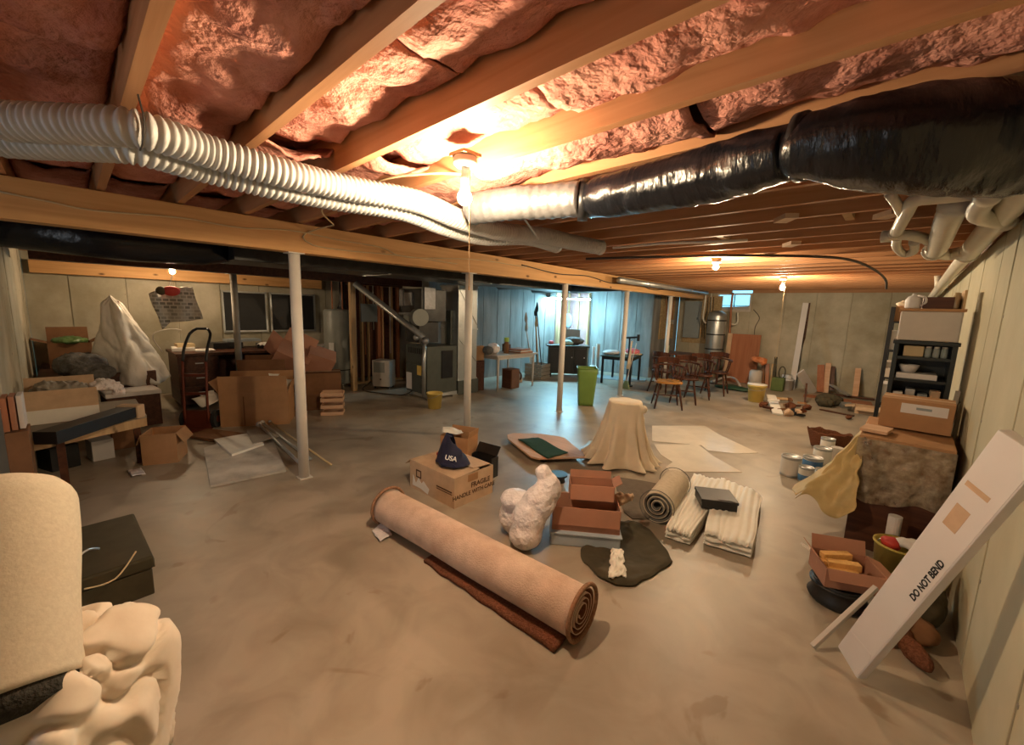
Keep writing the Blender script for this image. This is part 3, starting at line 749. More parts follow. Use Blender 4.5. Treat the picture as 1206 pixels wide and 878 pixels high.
# ================================================================ board with green felt
bw = at(640,532)
def brd(px):
    return [(at(x,y)-bw).to_2d()[:] for x,y in px]
t = thing('tan_board', 'tan wooden tabletop board lying on the floor under green felt', 'board', (bw.x, bw.y, 0))
MB().prism(brd([(597,519),(604,517),(640,518),(664,522),(687,542),(688,546),(634,548),(625,546),(598,524)]), .055, .075).build('board', M_tan, t, bev=.003)
for x, y in ((615,527),(672,540),(640,527),(640,544)):
    q = at(x,y)-bw; MB().box((q.x,q.y,.028),(.05,.05,.056)).build('batten', M_black, t)
def green(u, v):
    P = [at(610,518,.08), at(634,516,.08), at(669,534,.08), at(645,541,.08)]
    p = (P[0]*(1-u)+P[3]*u)*(1-v)+(P[1]*(1-u)+P[2]*u)*v
    p.z = .083 + .010*max(0, noise.noise(p*9))+.006*math.sin(u*7); return p
tag(MB().grid(green, 20, 12).build('green_felt', M_greenf, loc=(bw.x,bw.y,.08), smooth=True, solid=.006), 'dark green felt cloth lying on the tan board', 'cloth')
t = single('black_stand', MB().cyl(at(657,567), at(657,567)+Vector((0,0,.06)), .07, .05, 14).cyl(at(657,567)+Vector((0,0,.06)), at(657,567)+Vector((0,0,.075)), .09, n=14), M_black, 'low black stand between the tan board and the white bag', 'stand', at(657,567))

# ================================================================ draped stool
ds = Vector((-2.08, 4.06, 0))
t = thing('draped_stool', 'stool draped to the floor with a cream cloth in the middle of the room', 'stool', ds)
def drape(u, v):
    th = 2*PI*u
    sq = 1/max(abs(math.cos(th-.5)), abs(math.sin(th-.5)))**.55
    top = .175*sq
    if v < .3:
        k = v/.3; r = top*k; z = .668 + .014*math.cos(th*3)*k*k - .02*k**6
    else:
        k = (v-.3)/.7; fold = .5+.5*math.sin(th*14+2.5*math.sin(th*3)); f2 = noise.noise(Vector((math.cos(th)*3, math.sin(th)*3, k*1.2)))
        r = top + .01*k + .13*k**1.2*(.45+1.05*fold*(.35+.65*k)) + .06*f2*k + .05*k*max(0,math.cos(th-4.0))**3
        if k > .85: r += (k-.85)*.5*(.6+f2)
        z = .648*(1-k)**.96 + .012
        z = max(z, .010+.018*fold)
        if math.sin(th*1.0+3.6) > .55 and k > .8: z += .04*(math.sin(th+3.6)-.55)
    p = Vector((r*math.cos(th), r*math.sin(th), z))
    return p + Vector((1,1,.3))*(.006*noise.noise(p*16))
MB().grid(drape, 150, 46, wrap=True).build('drape', M_cream, t, smooth=True, solid=.004)
MB().cyl((0,0,.62),(0,0,.645),.165,n=24).build('seat', M_dark, t)
for k in range(4):
    a = k*PI/2+.6; MB().cyl((.11*math.cos(a),.11*math.sin(a),.62),(.17*math.cos(a),.17*math.sin(a),.0),.016,n=8).build('leg', M_dark, t)
MB().ell((.20,.02,.60),(.045,.045,.045),14).build('knotted_corner', M_cream, t, smooth=True)
sheet('grey_cloth', [at(680,532), at(694,521), at(712,520), at(705,540)], M_lblue, 'pale blue-grey cloth on the floor left of the draped stool', 'cloth', amp=.015)

# big pale sheets on the floor behind the stool
def flat(name, px, m, label, cat, z=.004, seed=0):
    P = [at(x, y) for x, y in px]; c = sum(P, Vector())/len(P)
    mb = MB().prism([(p.x, p.y) for p in P], 0.001, z)
    return tag(mb.build(name, m, loc=(c.x, c.y, 0)), label, cat)
M_sheet = mat('glossy_sheet', (.80,.72,.60), .16, var=.06, sc=3, bump=.25, bsc=6, spec=.6)
flat('pale_sheet', [(768,502),(830,502),(846,512),(893,534),(868,535),(833,531),(826,525),(768,520)], M_sheet, 'larger pale glossy sheet on the floor behind the draped stool, farther one', 'sheet')
flat('pale_sheet', [(770,524),(822,524),(840,538),(874,557),(790,556),(784,551),(792,545),(778,536)], M_sheet, 'smaller pale glossy sheet on the floor right of the draped stool, nearer one', 'sheet', .005)

# ================================================================ white bags, cartons and blue tray
def bagobj(nm, label, blobs, m, cat='bag', voxel=.014, disp=.010, loc=None, dsc=.06):
    loc = Vector(loc); mb = MB()
    for c, r, e in blobs:
        mb.ell(c, r, 20, Matrix.Rotation(e[2],3,'Z')@Matrix.Rotation(e[0],3,'X')@Matrix.Rotation(e[1],3,'Y'))
    o = mb.build(nm, m, smooth=True, loc=loc); tag(o, label, cat); soften(o, voxel, disp, dsc); return o
g0 = at(622,650)
gx = Vector((math.cos(YAW), -math.sin(YAW), 0)); gy = Vector((math.sin(YAW), math.cos(YAW), 0))   # right and away, seen from the stair
def off(p, r, f, z): return Vector(p) + gx*r + gy*f + Vector((0,0,z))
gz = -YAW
bagobj('plastic_bag', 'tall stuffed white plastic bag knotted at the top, left of the pinkish cartons',
       [(off(g0,-.02,.05,.10),(.115,.12,.10),(0,.0,gz)), (off(g0,.0,.07,.20),(.12,.11,.14),(0,.1,gz)), (off(g0,.06,.09,.30),(.115,.10,.15),(0,.45,gz)), (off(g0,.12,.11,.385),(.095,.08,.12),(0,.3,gz)),
        (off(g0,.095,.12,.49),(.055,.045,.085),(0,-.2,gz)), (off(g0,.07,.12,.50),(.03,.04,.05),(0,-.6,gz)), (off(g0,.15,.11,.47),(.035,.04,.04),(0,0,gz))], M_bag, loc=g0, disp=.008, dsc=.06)
bagobj('plastic_bag', 'low white plastic bag slumped behind the tall one',
       [(off(g0,-.08,.24,.13),(.13,.12,.14),(0,0,gz)), (off(g0,-.08,.20,.27),(.125,.10,.075),(0,.1,gz))], M_bag, loc=g0+Vector((0,.2,0)), disp=.008, dsc=.06)
# pale blue tray and brown cartons
m3, rz3, w3 = edge_frame(at(648,642), at(730,650))
t = thing('storage_tray', 'shallow pale blue plastic tray under the pinkish cartons', 'tray', m3, rz3)
MB().box((0,.15,.045),(w3,.30,.09)).build('body', M_lblue, t, bev=.01)
MB().box((0,.15,.094),(w3+.02,.32,.012)).build('rim', M_lblue, t, bev=.004)
t = thing('open_carton', 'pinkish cardboard carton in the tray with one flap folded over its front', 'box', m3+Vector((0,0,.10)), rz3)
carton(t, w3-.01, .24, .17, M_cardp, flaps=[('f', .12, 172)], y0=.03)
m4 = Matrix.Rotation(rz3, 3, 'Z')@Vector((.04,.14,0))+m3
t = thing('open_carton', 'upright open pinkish carton stacked on top beside the tall white bag', 'box', m4+Vector((0,0,.272)), rz3+.03)
carton(t, .31, .16, .12, M_cardp, flaps=[('f', .10, 165), ('b', .05, 15), ('r', .06, 60)])
r4 = m4+Matrix.Rotation(rz3,3,'Z')@Vector((.22,.12,0))
o = bagobj('crumpled_tissue', 'knot of crumpled tissue poking out beside the upper pinkish carton', [(r4+Vector((0,0,.26)),(.05,.05,.045),(0,0,0)),(r4+Vector((.05,.03,.28)),(.035,.03,.03),(0,0,0))], M_cardl, 'tissue', .009, .02, loc=r4+Vector((0,0,.22)), dsc=.03)
# olive cloth and white rag
def outline_cloth(nm, px, c, m, label, cat, hfn, thick=.006, nr=34, nt=120):
    """limp cloth with a drawn outline, spread on the floor around c"""
    c = at(*c); P = [at(*q)-c for q in px]
    P.sort(key=lambda p: math.atan2(p.y, p.x)); A = [math.atan2(p.y, p.x) for p in P]; n = len(P)
    def edge(th):
        for i in range(n):
            a0, a1 = A[i], A[(i+1) % n]; d = (a1-a0) % (2*PI); e = (th-a0) % (2*PI)
            if e <= d:
                k = e/d; return P[i].lerp(P[(i+1) % n], k)
        return P[0]
    def fn(u, v):
        q = c + edge(2*PI*u-PI)*v*(1+.02*math.sin(u*60)*v)
        q.z = hfn(q, v); return q
    o = MB().grid(fn, nt, nr, wrap=True).build(nm, m, loc=c, smooth=True, solid=thick); return tag(o, label, cat)
def oh(q, v):
    z = .010 + .035*max(0, noise.noise(q*3.2)+.15) + .016*abs(noise.noise(q*9))
    a_ = at(697,636); b_ = at(742,622)
    z += .07*math.exp(-((q-a_).to_2d().length/.07)**2)*(.7+.5*noise.noise(q*22)) + .05*math.exp(-((q-b_).to_2d().length/.12)**2)*(.7+.6*noise.noise(q*18))
    return max(.005, z*min(1, (1-v)*8+.3))
outline_cloth('olive_cloth', [(683,648),(687,664),(708,683),(724,692),(748,691),(775,676),(793,663),(778,640),(764,626),(745,616),(722,618),(700,622)], (738,656), M_olive, 'rumpled dark olive canvas cloth on the floor in front of the pinkish cartons', 'cloth', oh)
def rag(u, v):
    P = [at(716,688), at(737,688), at(732,656), at(720,655)]
    p = (P[0]*(1-u)+P[1]*u)*(1-v)+(P[3]*(1-u)+P[2]*u)*v
    p += Vector((noise.noise(Vector((u*2, v*6, 1))), noise.noise(Vector((u*2, v*5, 9))), 0))*.02
    p.z = .045+.035*math.sin(PI*u)*math.sin(PI*v)+.02*noise.noise(Vector((u*8, v*9, 2))); return p
tag(MB().grid(rag, 20, 30).build('white_rag', M_creamw, loc=at(726,672), smooth=True, solid=.006), 'small white rag dropped on the olive canvas cloth', 'cloth')
# grey mat and the small rug roll
flat('grey_mat', [(722,562),(757,567),(806,577),(797,613),(745,612),(735,604)], M_mat, 'flat dark grey mat under the small rolled rug', 'mat', .006)
ra = at(775,612); ra.z = .105; rb = Vector((-1.60, 3.72, .105))
rb = at(785,572); rb.z = .105
carpet_roll('rolled_rug', Vector((-1.20, 2.98, .132)), Vector((-1.29, 3.56, .132)), .127, 'small cream rug rolled up with its grey end showing, on the grey mat', M_rug2, M_rug2d, M_rug2d, 3.3, gap=.02, ring=.003)

# folded white blankets + black box
def blanket(nm, label, A, B, Cc, D, h, seed, layers=3):
    """A,B near edge, C,D far edge"""
    t = thing(nm, label, 'blanket', (A+B+Cc+D)/4)
    c0 = (A+B+Cc+D)/4
    for k in range(layers):
        def fn(u, v, k=k):
            # v goes over the fold: half under, half above
            w = v*2
            if w < 1: s = 1-w; zz = h*(k)/layers + .006
            else: s = w-1; zz = h*(k+1)/layers - .002
            q = (A*(1-u)+B*u)*(1-s)+(D*(1-u)+Cc*u)*s
            fr = max(0, 1-s/.10)
            zz = zz if s > .08 else h*(k+.5)/layers + (zz-h*(k+.5)/layers)*math.sqrt(max(0, 1-(1-s/.08)**2))
            q = q + Vector((noise.noise(Vector((u*3, s*2, seed+k))), noise.noise(Vector((u*3, s*2, seed+7+k))), 0))*.022
            rib = .005*math.sin(u*46+seed) if k == layers-1 and w >= 1 else 0
            hb = .022*noise.noise(Vector((u*3.5, s*3, seed*2+k))) * (1 if w >= 1 and k == layers-1 else .3)
            q.z = max(.003, zz + rib + hb); return q-c0
        MB().grid(fn, 44, 44).build('folded_layer', M_creamw, t, smooth=True, solid=.007)
    return t
blanket('folded_blanket', 'white folded blanket under the black box, the left one', at(783,634), at(812,644), at(858,578), at(816,568), .085, 1)
blanket('folded_blanket', 'white ribbed folded blanket with a rolled edge, right of the other one', at(828,642), at(884,660), at(896,596), at(848,574), .10, 4)
m5, rz5, w5 = edge_frame(at(826,599,.10), at(868,604,.10))
t = thing('black_box', 'flat black box resting on the folded white blankets', 'box', m5, rz5)
MB().box((0,.12,.03),(w5,.24,.06)).build('body', M_black, t, bev=.003)
MB().box((0,.12,.068),(w5+.012,.252,.024)).build('lid', M_black, t, bev=.003)
MB().box((w5*.2,.02,.082),(.12,.02,.003)).build('label_strip', M_blackm, t)
# ================================================================ RIGHT SIDE
# long white carton leaning on the right wall
P0 = at(988,796); P0.z = .0
tl = thing('long_carton', 'long white cardboard carton leaning against the right wall, printed in black', 'box', (0,0,0))
lo = Vector((.03, 2.36, .035)); hi = atx(1172, 552, XR-.10)
lo = at(1003, 780, .05)
hi = atx(1198, 538, XR-.105)
d = (hi-lo); L = d.length; u = d.normalized()
# extend past the frame a little
hi = lo + u*(L+.05); L = (hi-lo).length
view = ((lo+hi)/2 - CAM).normalized()
nrm = Vector((-.52, -.70, .42)); nrm = (nrm - u*nrm.dot(u)).normalized(); sdv = nrm.cross(u).normalized()
rotm = Matrix((u, sdv, nrm)).transposed()
tl.location = lo; tl.rotation_mode = 'QUATERNION'; tl.rotation_quaternion = rotm.to_quaternion()
MB().box((L/2,0,0),(L,.135,.04)).build('body', M_wcard, tl, bev=.003)
MB().box((L/2,0,.0205),(L-.002,.125,.0015)).build('flap', M_wcard, tl)
MB().box((.14,.0,.0216),(.05,.12,.001), Matrix.Rotation(.25,3,'Z')).build('packing_tape', M_wcard, tl)
MB().box((L*.74,.01,.0216),(.10,.05,.0008)).build('worn_patch', M_cardl, tl)
MB().box((L*.84,.01,.0217),(.02,.08,.001)).build('tape_strip', M_cardl, tl)
lettering('lettering', 'DO NOT BEND', .033, M_ink, tl, (L*.47+.07, -.038, .0222), (0,0,0), .0010)
plank('white_rod', at(957,762,.02), at(1032,692,.30), .022, .022, M_app, 'thin white rod slanting up from the floor left of the long white carton', 'rod')

# tall cardboard crate under plastic film
m6 = Vector((.10, 4.05, 0))
cw, cdp, chh = .46, .80, .84
crx = -.11; cry = 3.72
t = thing('wrapped_crate', 'big cardboard crate half wrapped in yellowed plastic film against the right wall', 'crate', (crx+cw/2, cry, 0), -.02)
MB().box((0,cdp/2,.27),(cw,cdp,.54)).build('lower_case', M_dark, t, bev=.004)
MB().box((0,cdp/2,.66),(cw-.02,cdp-.02,.25)).build('upper_case', M_card, t, bev=.004)
MB().box((0,cdp/2,.80),(cw+.01,cdp+.01,.03)).build('top_board', M_card, t, bev=.004)
MB().bar((-cw/2+.02,-.012,.80),(-.02,-.012,.44),.02,.008,(0,1,0)).build('strap', M_black, t)
def film_front(u, v):
    x = -cw/2-.01+(cw+.02)*u; z = .80-.42*v; y = -.016-.025*abs(noise.noise(Vector((x*9, z*9, 1))))-.03*v*math.sin(u*9)**2
    return Vector((x, y, z-.03*math.sin(u*6)*v))
MB().grid(film_front, 40, 36).build('plastic_film', M_clear, t, smooth=True)
def film_side(u, v):
    # tent of yellowed film that hangs from the top left edge out over the floor
    a = Vector((-cw/2, .02+.5*u, .81)); b = Vector((-cw/2-.30-.05*math.sin(u*5), -.14+.62*u, .30))
    p = a*(1-v)+b*v; p.z += -.05*math.sin(PI*v)
    k = noise.noise(Vector((u*4, v*6, 3)))*.035; return p+Vector((k, k*.5, k*.6))
MB().grid(film_side, 34, 34).build('yellow_film', M_yelp, t, smooth=True, solid=.002)
def film_fr(u, v):
    a = Vector((-cw/2+.02*u, .03, .81)); b = Vector((-cw/2-.30+.34*u, -.15-.02*u, .28+.06*math.sin(u*7)))
    p = a*(1-v)+b*v
    k = noise.noise(Vector((u*5, v*7, 8)))*.03; return p+Vector((k, k, 0))
MB().grid(film_fr, 26, 34).build('yellow_film', M_yelp, t, smooth=True, solid=.002)
# labelled carton on top, flat folder
t = thing('labelled_carton', 'brown carton with a long white label on top of the wrapped crate', 'box', (.155, 4.10, .832), -.05)
carton(t, .38, .30, .21, M_card, closed=True)
MB().box((.04,-.001,.155),(.24,.002,.07)).build('label', M_wcard, t)
MB().box((.04,-.0025,.16),(.08,.001,.018)).build('printed_lines', M_panelg, t)
pf = Vector((-.05, 3.93, .835))
single('tan_folder', MB().box((-.035, 3.90, .836),(.15,.2,.022), Matrix.Rotation(-.15,3,'Z')), M_sponge if False else M_tan, 'flat orange-tan folder on the near left corner of the wrapped crate', 'folder', (-.035,3.9,.826), bev=.002)

# open box of yellow sponges, black pots, bucket and junk under the leaning carton
m7, rz7, w7 = edge_frame(at(957,694), at(1003,712))
t = thing('black_pot', 'low round black pot under the open box of yellow blocks', 'pot', at(985,708))
MB().lathe([(0,.005),(.13,.005),(.145,.03),(.13,.05),(.12,.11),(.13,.125),(.11,.125),(.10,.03),(0,.02)], 28).build('body', M_black, t, smooth=True)
MB().lathe([(.118,.10),(.14,.105),(.14,.115),(.118,.115)], 28).build('rim', M_black, t, smooth=True)
pb = at(985,708); 
t = thing('open_box', 'battered open brown box with yellow blocks in it, by the black pot', 'box', off(pb,-.0,-.10,.128), gz-.3)
carton(t, .28, .23, .11, M_cardp, flaps=[('l', .07, 40), ('b', .08, 20), ('r', .07, 110), ('f', .06, 140)])
for k in range(4):
    q = off(pb, .005+.03*(k%2)-.02, -.02+.03*k, .185+.022*(k%2)+.01*k)
    tag(MB().box((0,0,0),(.165,.044,.042)).build('yellow_block', M_sponge, bev=.004), ['yellow block nearest the front edge of the open brown box','yellow block lying second from the front in the brown box','yellow block third from the front in the brown box','yellow block at the back of the open brown box'][k], 'sponge', 'yellow blocks in the brown box')
    o = bpy.context.scene.collection.objects[-1]
    ob = [x for x in COL.objects if x.name.startswith('yellow_block')][-1]
    ob.location = q; ob.rotation_euler = (0, 0, gz-.35+.12*k)
single('white_scrap', MB().box(off(pb,-.10,.16,.24),(.05,.03,.004),Matrix.Rotation(.4,3,'Y')), M_white, 'small white paper corner sticking out behind the open brown box', 'paper', off(pb,-.10,.16,.24))
yb = Vector((.16, 3.30, 0))
t = thing('yellow_bucket', 'yellow plastic bucket holding red and white rags beside the wrapped crate', 'bucket', yb)
MB().lathe([(0,.004),(.095,.004),(.115,.27),(.123,.27),(.123,.28),(.109,.28),(.09,.012),(0,.012)], 26).build('body', mat('dull_yellow', (.42,.33,.07), .5), t, smooth=True)
MB().tube([(.105*math.cos(a),.105*math.sin(a)*.3-.10*0, .24+.06*math.sin(a)) for a in [PI*k/12 for k in range(13)]], .003, 6).build('handle', M_galv, t)
bagobj('red_rag', 'red rag stuffed in the yellow bucket', [(yb+Vector((-.04,-.02,.28)),(.05,.045,.04),(0,0,0))], M_red, 'cloth', .01, .012, loc=yb+Vector((-.03,-.02,.22)), dsc=.04)
bagobj('white_rag', 'grey-white rag draped over the rim of the yellow bucket', [(yb+Vector((.05,.0,.30)),(.09,.05,.03),(0,0,.3))], M_wcard, 'cloth', .01, .012, loc=yb+Vector((.05,0,.23)), dsc=.04)
bagobj('brown_bag', 'dark brown crumpled bag on the floor behind the long white carton', [(Vector((.20,2.98,.10)),(.12,.14,.11),(0,0,0)),(Vector((.24,2.80,.06)),(.10,.10,.06),(0,0,.3))], M_cardd, 'bag', .012, .02, loc=(.2,2.95,0), dsc=.09)
bagobj('brown_boot', 'dark brown work boot lying on the floor at the foot of the right wall', [(Vector((.24,2.62,.05)),(.045,.12,.045),(0,0,.5)),(Vector((.19,2.71,.06)),(.05,.05,.055),(0,0,0))], M_carpetf, 'boot', .01, .006, loc=(.23,2.64,0))
bagobj('yellow_bag', 'dull yellow bag pressed against the right wall behind the white carton', [(Vector((.29,3.02,.28)),(.07,.10,.09),(0,0,0))], mat('dull_yellow_bag', (.40,.36,.08), .5, bump=.4, bsc=20), 'bag', .012, .012, loc=(.29,3.02,.2))
bagobj('green_bag', 'dark green bag under the yellow one by the right wall', [(Vector((.28,2.98,.13)),(.08,.13,.13),(0,0,0))], M_olive, 'bag', .012, .016, loc=(.28,2.98,0))
bagobj('red_string', 'tangle of red and white string on the floor below the long white carton', [(Vector((.10,2.80,.03)),(.06,.06,.03),(0,0,0))], M_redw, 'string', .008, .03, loc=(.10,2.80,0), dsc=.02)
single('white_tin', MB().cyl((.13,3.55,.0),(.13,3.55,.36),.035,n=16), M_wcard, 'pale upright tube in front of the dark part of the crate', 'tube', (.13,3.55,0), smooth=False)

# paint cans
def paint_can(c, r, h, label, stripe=None, rz=0, lid=True):
    t = thing('paint_can', label, 'paint can', c, rz, 'paint cans by the wrapped crate')
    MB().lathe([(0,.002),(r,.002),(r+.003,.006),(r,.012),(r,h-.012),(r+.003,h-.006),(r+.003,h),(r-.006,h),(r-.010,h-.008),(0,h-.008)], 30).build('body', M_galv, t, smooth=True)
    lb_ = MB().lathe([(r+.0008,h*.10),(r+.0012,h*.11),(r+.0012,h*.86),(r+.0008,h*.87)], 30).build('paper_label', M_white, t, smooth=True)
    if stripe:
        MB().lathe([(r+.0014,h*stripe[0]),(r+.0018,h*stripe[0]+.001),(r+.0018,h*stripe[1]),(r+.0014,h*stripe[1])], 30).build('blue_band', M_blue, lb_, smooth=True)
    MB().tube([(r*1.03*math.cos(a),-.3*r*math.sin(a)-.0,h-.02+(.035*math.sin(a))) for a in [PI*k/14 for k in range(15)]], .0022, 6).build('wire_handle', M_galv, t)
    return t
paint_can(at(928,562)+Vector((0,.08,0)), .088, .205, 'grey and white paint can standing farthest left in the group by the crate')
paint_can(at(946,570)+Vector((.0,.08,0)), .062, .155, 'small white paint can with a dark blue band, nearest of the cans', (.1,.5))
paint_can(at(953,563)+Vector((.0,.1,0)), .085, .20, 'paint can with a wide blue label, behind the nearest can', (.45,.85))
paint_can(at(958,569)+Vector((.05,.06,0)), .058, .14, 'small can half hidden by the yellowed film')
paint_can(at(966,548)+Vector((.0,.05,0)), .085, .19, 'dull can with a silver lid behind the blue-labelled can')
paint_can(at(969,538)+Vector((.02,.1,0)), .070, .21, 'plain white can farthest back in the group')
single('tin_can', MB().cyl(at(984,543), at(984,543)+Vector((0,0,.16)), .06, n=20), M_app, 'small cream tin right of the plain white can', 'can', at(984,543))
t = thing('dark_basket', 'ragged dark brown basket behind the paint cans', 'basket', at(974,528))
def bsk(u, v):
    th = 2*PI*u; r = (.13+.05*v)*(1+.08*math.sin(th*3)); return Vector((r*1.25*math.cos(th), r*.8*math.sin(th), .21*v*(1+.16*noise.noise(Vector((math.cos(th)*3, math.sin(th)*3, 1)))*v)))
MB().grid(bsk, 60, 12, wrap=True).build('woven_side', M_carpetf, t, smooth=True, solid=.012)
MB().cyl((0,0,.004),(0,0,.02),.14,n=24).build('base', M_carpetf, t)
for k in range(0):
    pass

# ================================================================ SHELF on the right wall
sx0, sx1, sy0, sy1 = -.12, .36, 7.4, 8.6
t = thing('shelf_unit', 'dark metal shelving unit loaded with boxes along the right wall', 'shelf', ((sx0+sx1)/2, sy0, 0))
sw = sx1-sx0; sl = sy1-sy0
for x in (-sw/2+.02, sw/2-.02):
    for y in (.02, sl-.02):
        MB().box((x,y,.90),(.045,.045,1.80)).build('upright', M_blackm, t)
SHZ = (.12, .50, .86, 1.22, 1.60)
for z in SHZ:
    MB().box((0,sl/2,z),(sw,sl,.022)).build('shelf_board', M_blackm, t)
MB().bar((-sw/2+.005,.05,.52),(-sw/2+.005,sl-.05,1.2),.02,.004,(1,0,0)).build('brace', M_blackm, t)
SX = (sx0+sx1)/2
def crate_bx(nm, lb, c, d, m, cat='box', bev=.006): return single(nm, MB().box((c[0], c[1], c[2]+d[2]/2), d), m, lb, cat, c, bev=bev)
for k, (yy, z, dd, mm, lb) in enumerate(((.25,1.612,(.40,.36,.20),M_card,'brown carton on the top board of the metal shelving'),(.28,1.232,(.42,.4,.26),M_wcard,'white carton on the second-highest board of the metal shelving'),
    (.25,.872,(.42,.36,.20),M_app,'cream carton on the middle board of the metal shelving'),(.28,.512,(.42,.4,.26),M_wcard,'white carton on the lower board of the metal shelving'),
    (.3,.132,(.42,.42,.24),M_cardl,'tan carton on the lowest board of the metal shelving'),(.85,1.232,(.4,.4,.22),M_card,'brown carton at the far end of the second-highest board'))):
    crate_bx('carton', lb, (SX, sy0+yy, z), dd, mm)
crate_bx('white_roll', 'pale bundle lying in front of the cream carton on the middle board', (SX-.14, sy0+.03, .872), (.14,.06,.12), M_app, 'bundle')
bagobj('crumpled_cloth', 'crumpled pale cloth on the brown carton at the top of the shelving', [(Vector((SX-.05,sy0+.22,1.84)),(.16,.14,.05),(0,0,0))], M_cream, 'cloth', .014, .02, loc=(SX,sy0+.25,1.81))
CX, CY = .160, 4.60
t = thing('black_cabinet', 'open-fronted black plastic shelf cabinet by the right wall, behind the labelled carton', 'cabinet', (CX, CY, 0))
CZ = (.16, .42, .68, .95, 1.14, 1.32)
for x in (-.165, .165): MB().box((x,.15,.73),(.03,.30,1.42)).build('side_panel', M_char, t, bev=.004)
for z in CZ: MB().box((0,.15,z),(.30,.30,.022)).build('shelf_board', M_char, t)
MB().box((0,.15,1.445),(.38,.32,.03)).build('top_board', M_char, t, bev=.004)
MB().box((0,.295,.73),(.30,.01,1.40)).build('back_panel', M_char, t)
crate_bx('amber_tub', 'amber plastic tub on the top inside shelf of the black cabinet', (CX-.06, CY+.12, 1.331), (.12,.12,.085), M_cable_y, 'tub')
for k in range(3):
    t = thing('glass_jar', ['clear glass jar just right of the amber tub','middle one of the three glass jars in the black cabinet','glass jar nearest the wall in the black cabinet'][k], 'jar', (CX+.025+.045*k, CY+.07, 1.331), group='glass jars in the black cabinet')
    MB().lathe([(0,0),(.018,0),(.020,.01),(.020,.065),(.015,.075),(0,.075)], 14).build('body', M_glass, t, smooth=True)
    MB().lathe([(0,.075),(.017,.075),(.017,.088),(0,.088)], 14).build('lid', M_app, t, smooth=True)
crate_bx('flat_box', 'flat white box under the white bowl in the black cabinet', (CX-.02, CY+.12, 1.151), (.24,.20,.045), M_wcard)
t = thing('white_bowl', 'round white bowl on the flat white box in the black cabinet', 'bowl', (CX-.07, CY+.11, 1.197))
MB().lathe([(0,0),(.04,0),(.062,.045),(.066,.062),(.058,.062),(.035,.008),(0,.008)], 24).build('body', M_wcard, t, smooth=True)
for k in range(4):
    crate_bx('small_box', ['small white carton at the left end of the row above the labelled carton','pale carton second from the left, above the labelled carton','grey carton third from the left, above the labelled carton','cream packet at the wall end, above the labelled carton'][k], (CX-.11+.072*k, CY+.08+.03*(k%2), .961), (.058,.12,.075+.03*(k%2)), [M_wcard,M_galv,M_panelg,M_cardl][k], bev=.003)
t = thing('storage_box', 'white storage box on top of the black cabinet', 'box', (CX, CY-.03, 1.462))
MB().box((0,.18,.115),(.345,.36,.23)).build('body', M_app, t, bev=.01)
MB().box((0,.18,.24),(.37,.38,.022)).build('lid', M_card, t, bev=.003)
TZ = 1.714
t = thing('plastic_jug', 'white plastic jug with a handle lying on top of the storage box', 'jug', (CX-.11, CY+.08, TZ))
MB().lathe([(0,0),(.045,.0),(.05,.01),(.05,.07),(.035,.095),(.014,.105),(.014,.118),(0,.118)], 20).build('body', M_wcard, t, smooth=True)
MB().tube(spline([(.02,-.02,.10),(.06,-.04,.09),(.07,-.04,.05),(.045,-.02,.02)], .02), .009, 8).build('handle', M_wcard, t, smooth=True)
t = thing('dark_tray', 'dark brown open tray on top of the storage box', 'tray', (CX+.03, CY+.10, TZ))
carton(t, .17, .2, .09, M_dark, y0=-.06)
t = thing('amber_jars', 'bundle of amber glass jars at the wall end of the storage box top', 'jar', (CX+.125, CY+.06, TZ))
for k in range(3):
    MB().lathe([(0,0),(.018,0),(.02,.015),(.02,.09),(.012,.11),(.012,.125),(0,.125)], 14, (.0+.008*k,.045*k,0)).build('jar', bpy.data.materials.get('amber_glass') or mat('amber_glass', (.45,.33,.18), .12, alpha=.75, spec=.7), t, smooth=True)
single('tan_board', MB().box((CX+.165, CY+.10, TZ+.07),(.015,.22,.14)), M_stud, 'tan board standing upright behind the amber jars', 'board', (CX+.165,CY+.1,TZ))
# leaning bits by the wall behind the crate
plank('folded_easel', Vector((.33,4.35,.30)), Vector((.38,4.55,1.10)), .03, .03, M_postg, 'grey folded stand leg leaning on the right wall behind the labelled carton', 'stand leg')
plank('folded_easel', Vector((.25,4.45,.85)), Vector((.39,4.58,1.02)), .03, .02, M_galv, 'short silver strut sticking out right of the labelled carton', 'strut')

# ================================================================ BACK WALL THINGS
m8 = Vector((-2.72, 11.25, 0))
t = thing('hollow_door', 'reddish-brown hollow slab leaning on the back wall under the window', 'door slab', m8, 0)
t.rotation_euler = (math.radians(-9), 0, math.radians(8))
MB().box((0,0,.60),(.62,.04,1.20)).build('face_panel', M_redw, t, bev=.003)
MB().box((-.36,.02,.60),(.10,.20,1.20)).build('side_panel', M_cardl, t, bev=.003)
MB().box((-.0,.10,.02),(.6,.18,.03)).build('bottom_panel', M_redw, t)
wa = at(930,462); wb_ = Vector((-1.32, 11.45, 2.02))
plank('white_board', at(932,459), aty(949,357,11.5), .11, .03, M_wcard, 'tall narrow white board leaning on the back wall', 'board', up=(.2,-1,.1))
plank('dark_board', at(937,457)+Vector((.02,.08,0)), aty(953,357,11.57), .05, .02, M_dark, 'dark board leaning just behind the tall white one', 'board', up=(.2,-1,.1))
plank('white_board', at(958,463), at(942,441,.45)+Vector((0,0,.05)), .17, .02, M_wcard, 'short white board tilted against the tall one', 'board', up=(.3,-1,.2))
plank('wood_offcut', aty(966,462,11.2), aty(967,430,11.42), .13, .02, M_redw, 'reddish plank offcut leaning on the back wall, left of a pair', 'board', up=(0,-1,0))
plank('wood_offcut', aty(972,463,11.2), aty(976,428,11.45), .10, .02, M_tan, 'tan plank offcut leaning beside the reddish one', 'board', up=(0,-1,0))
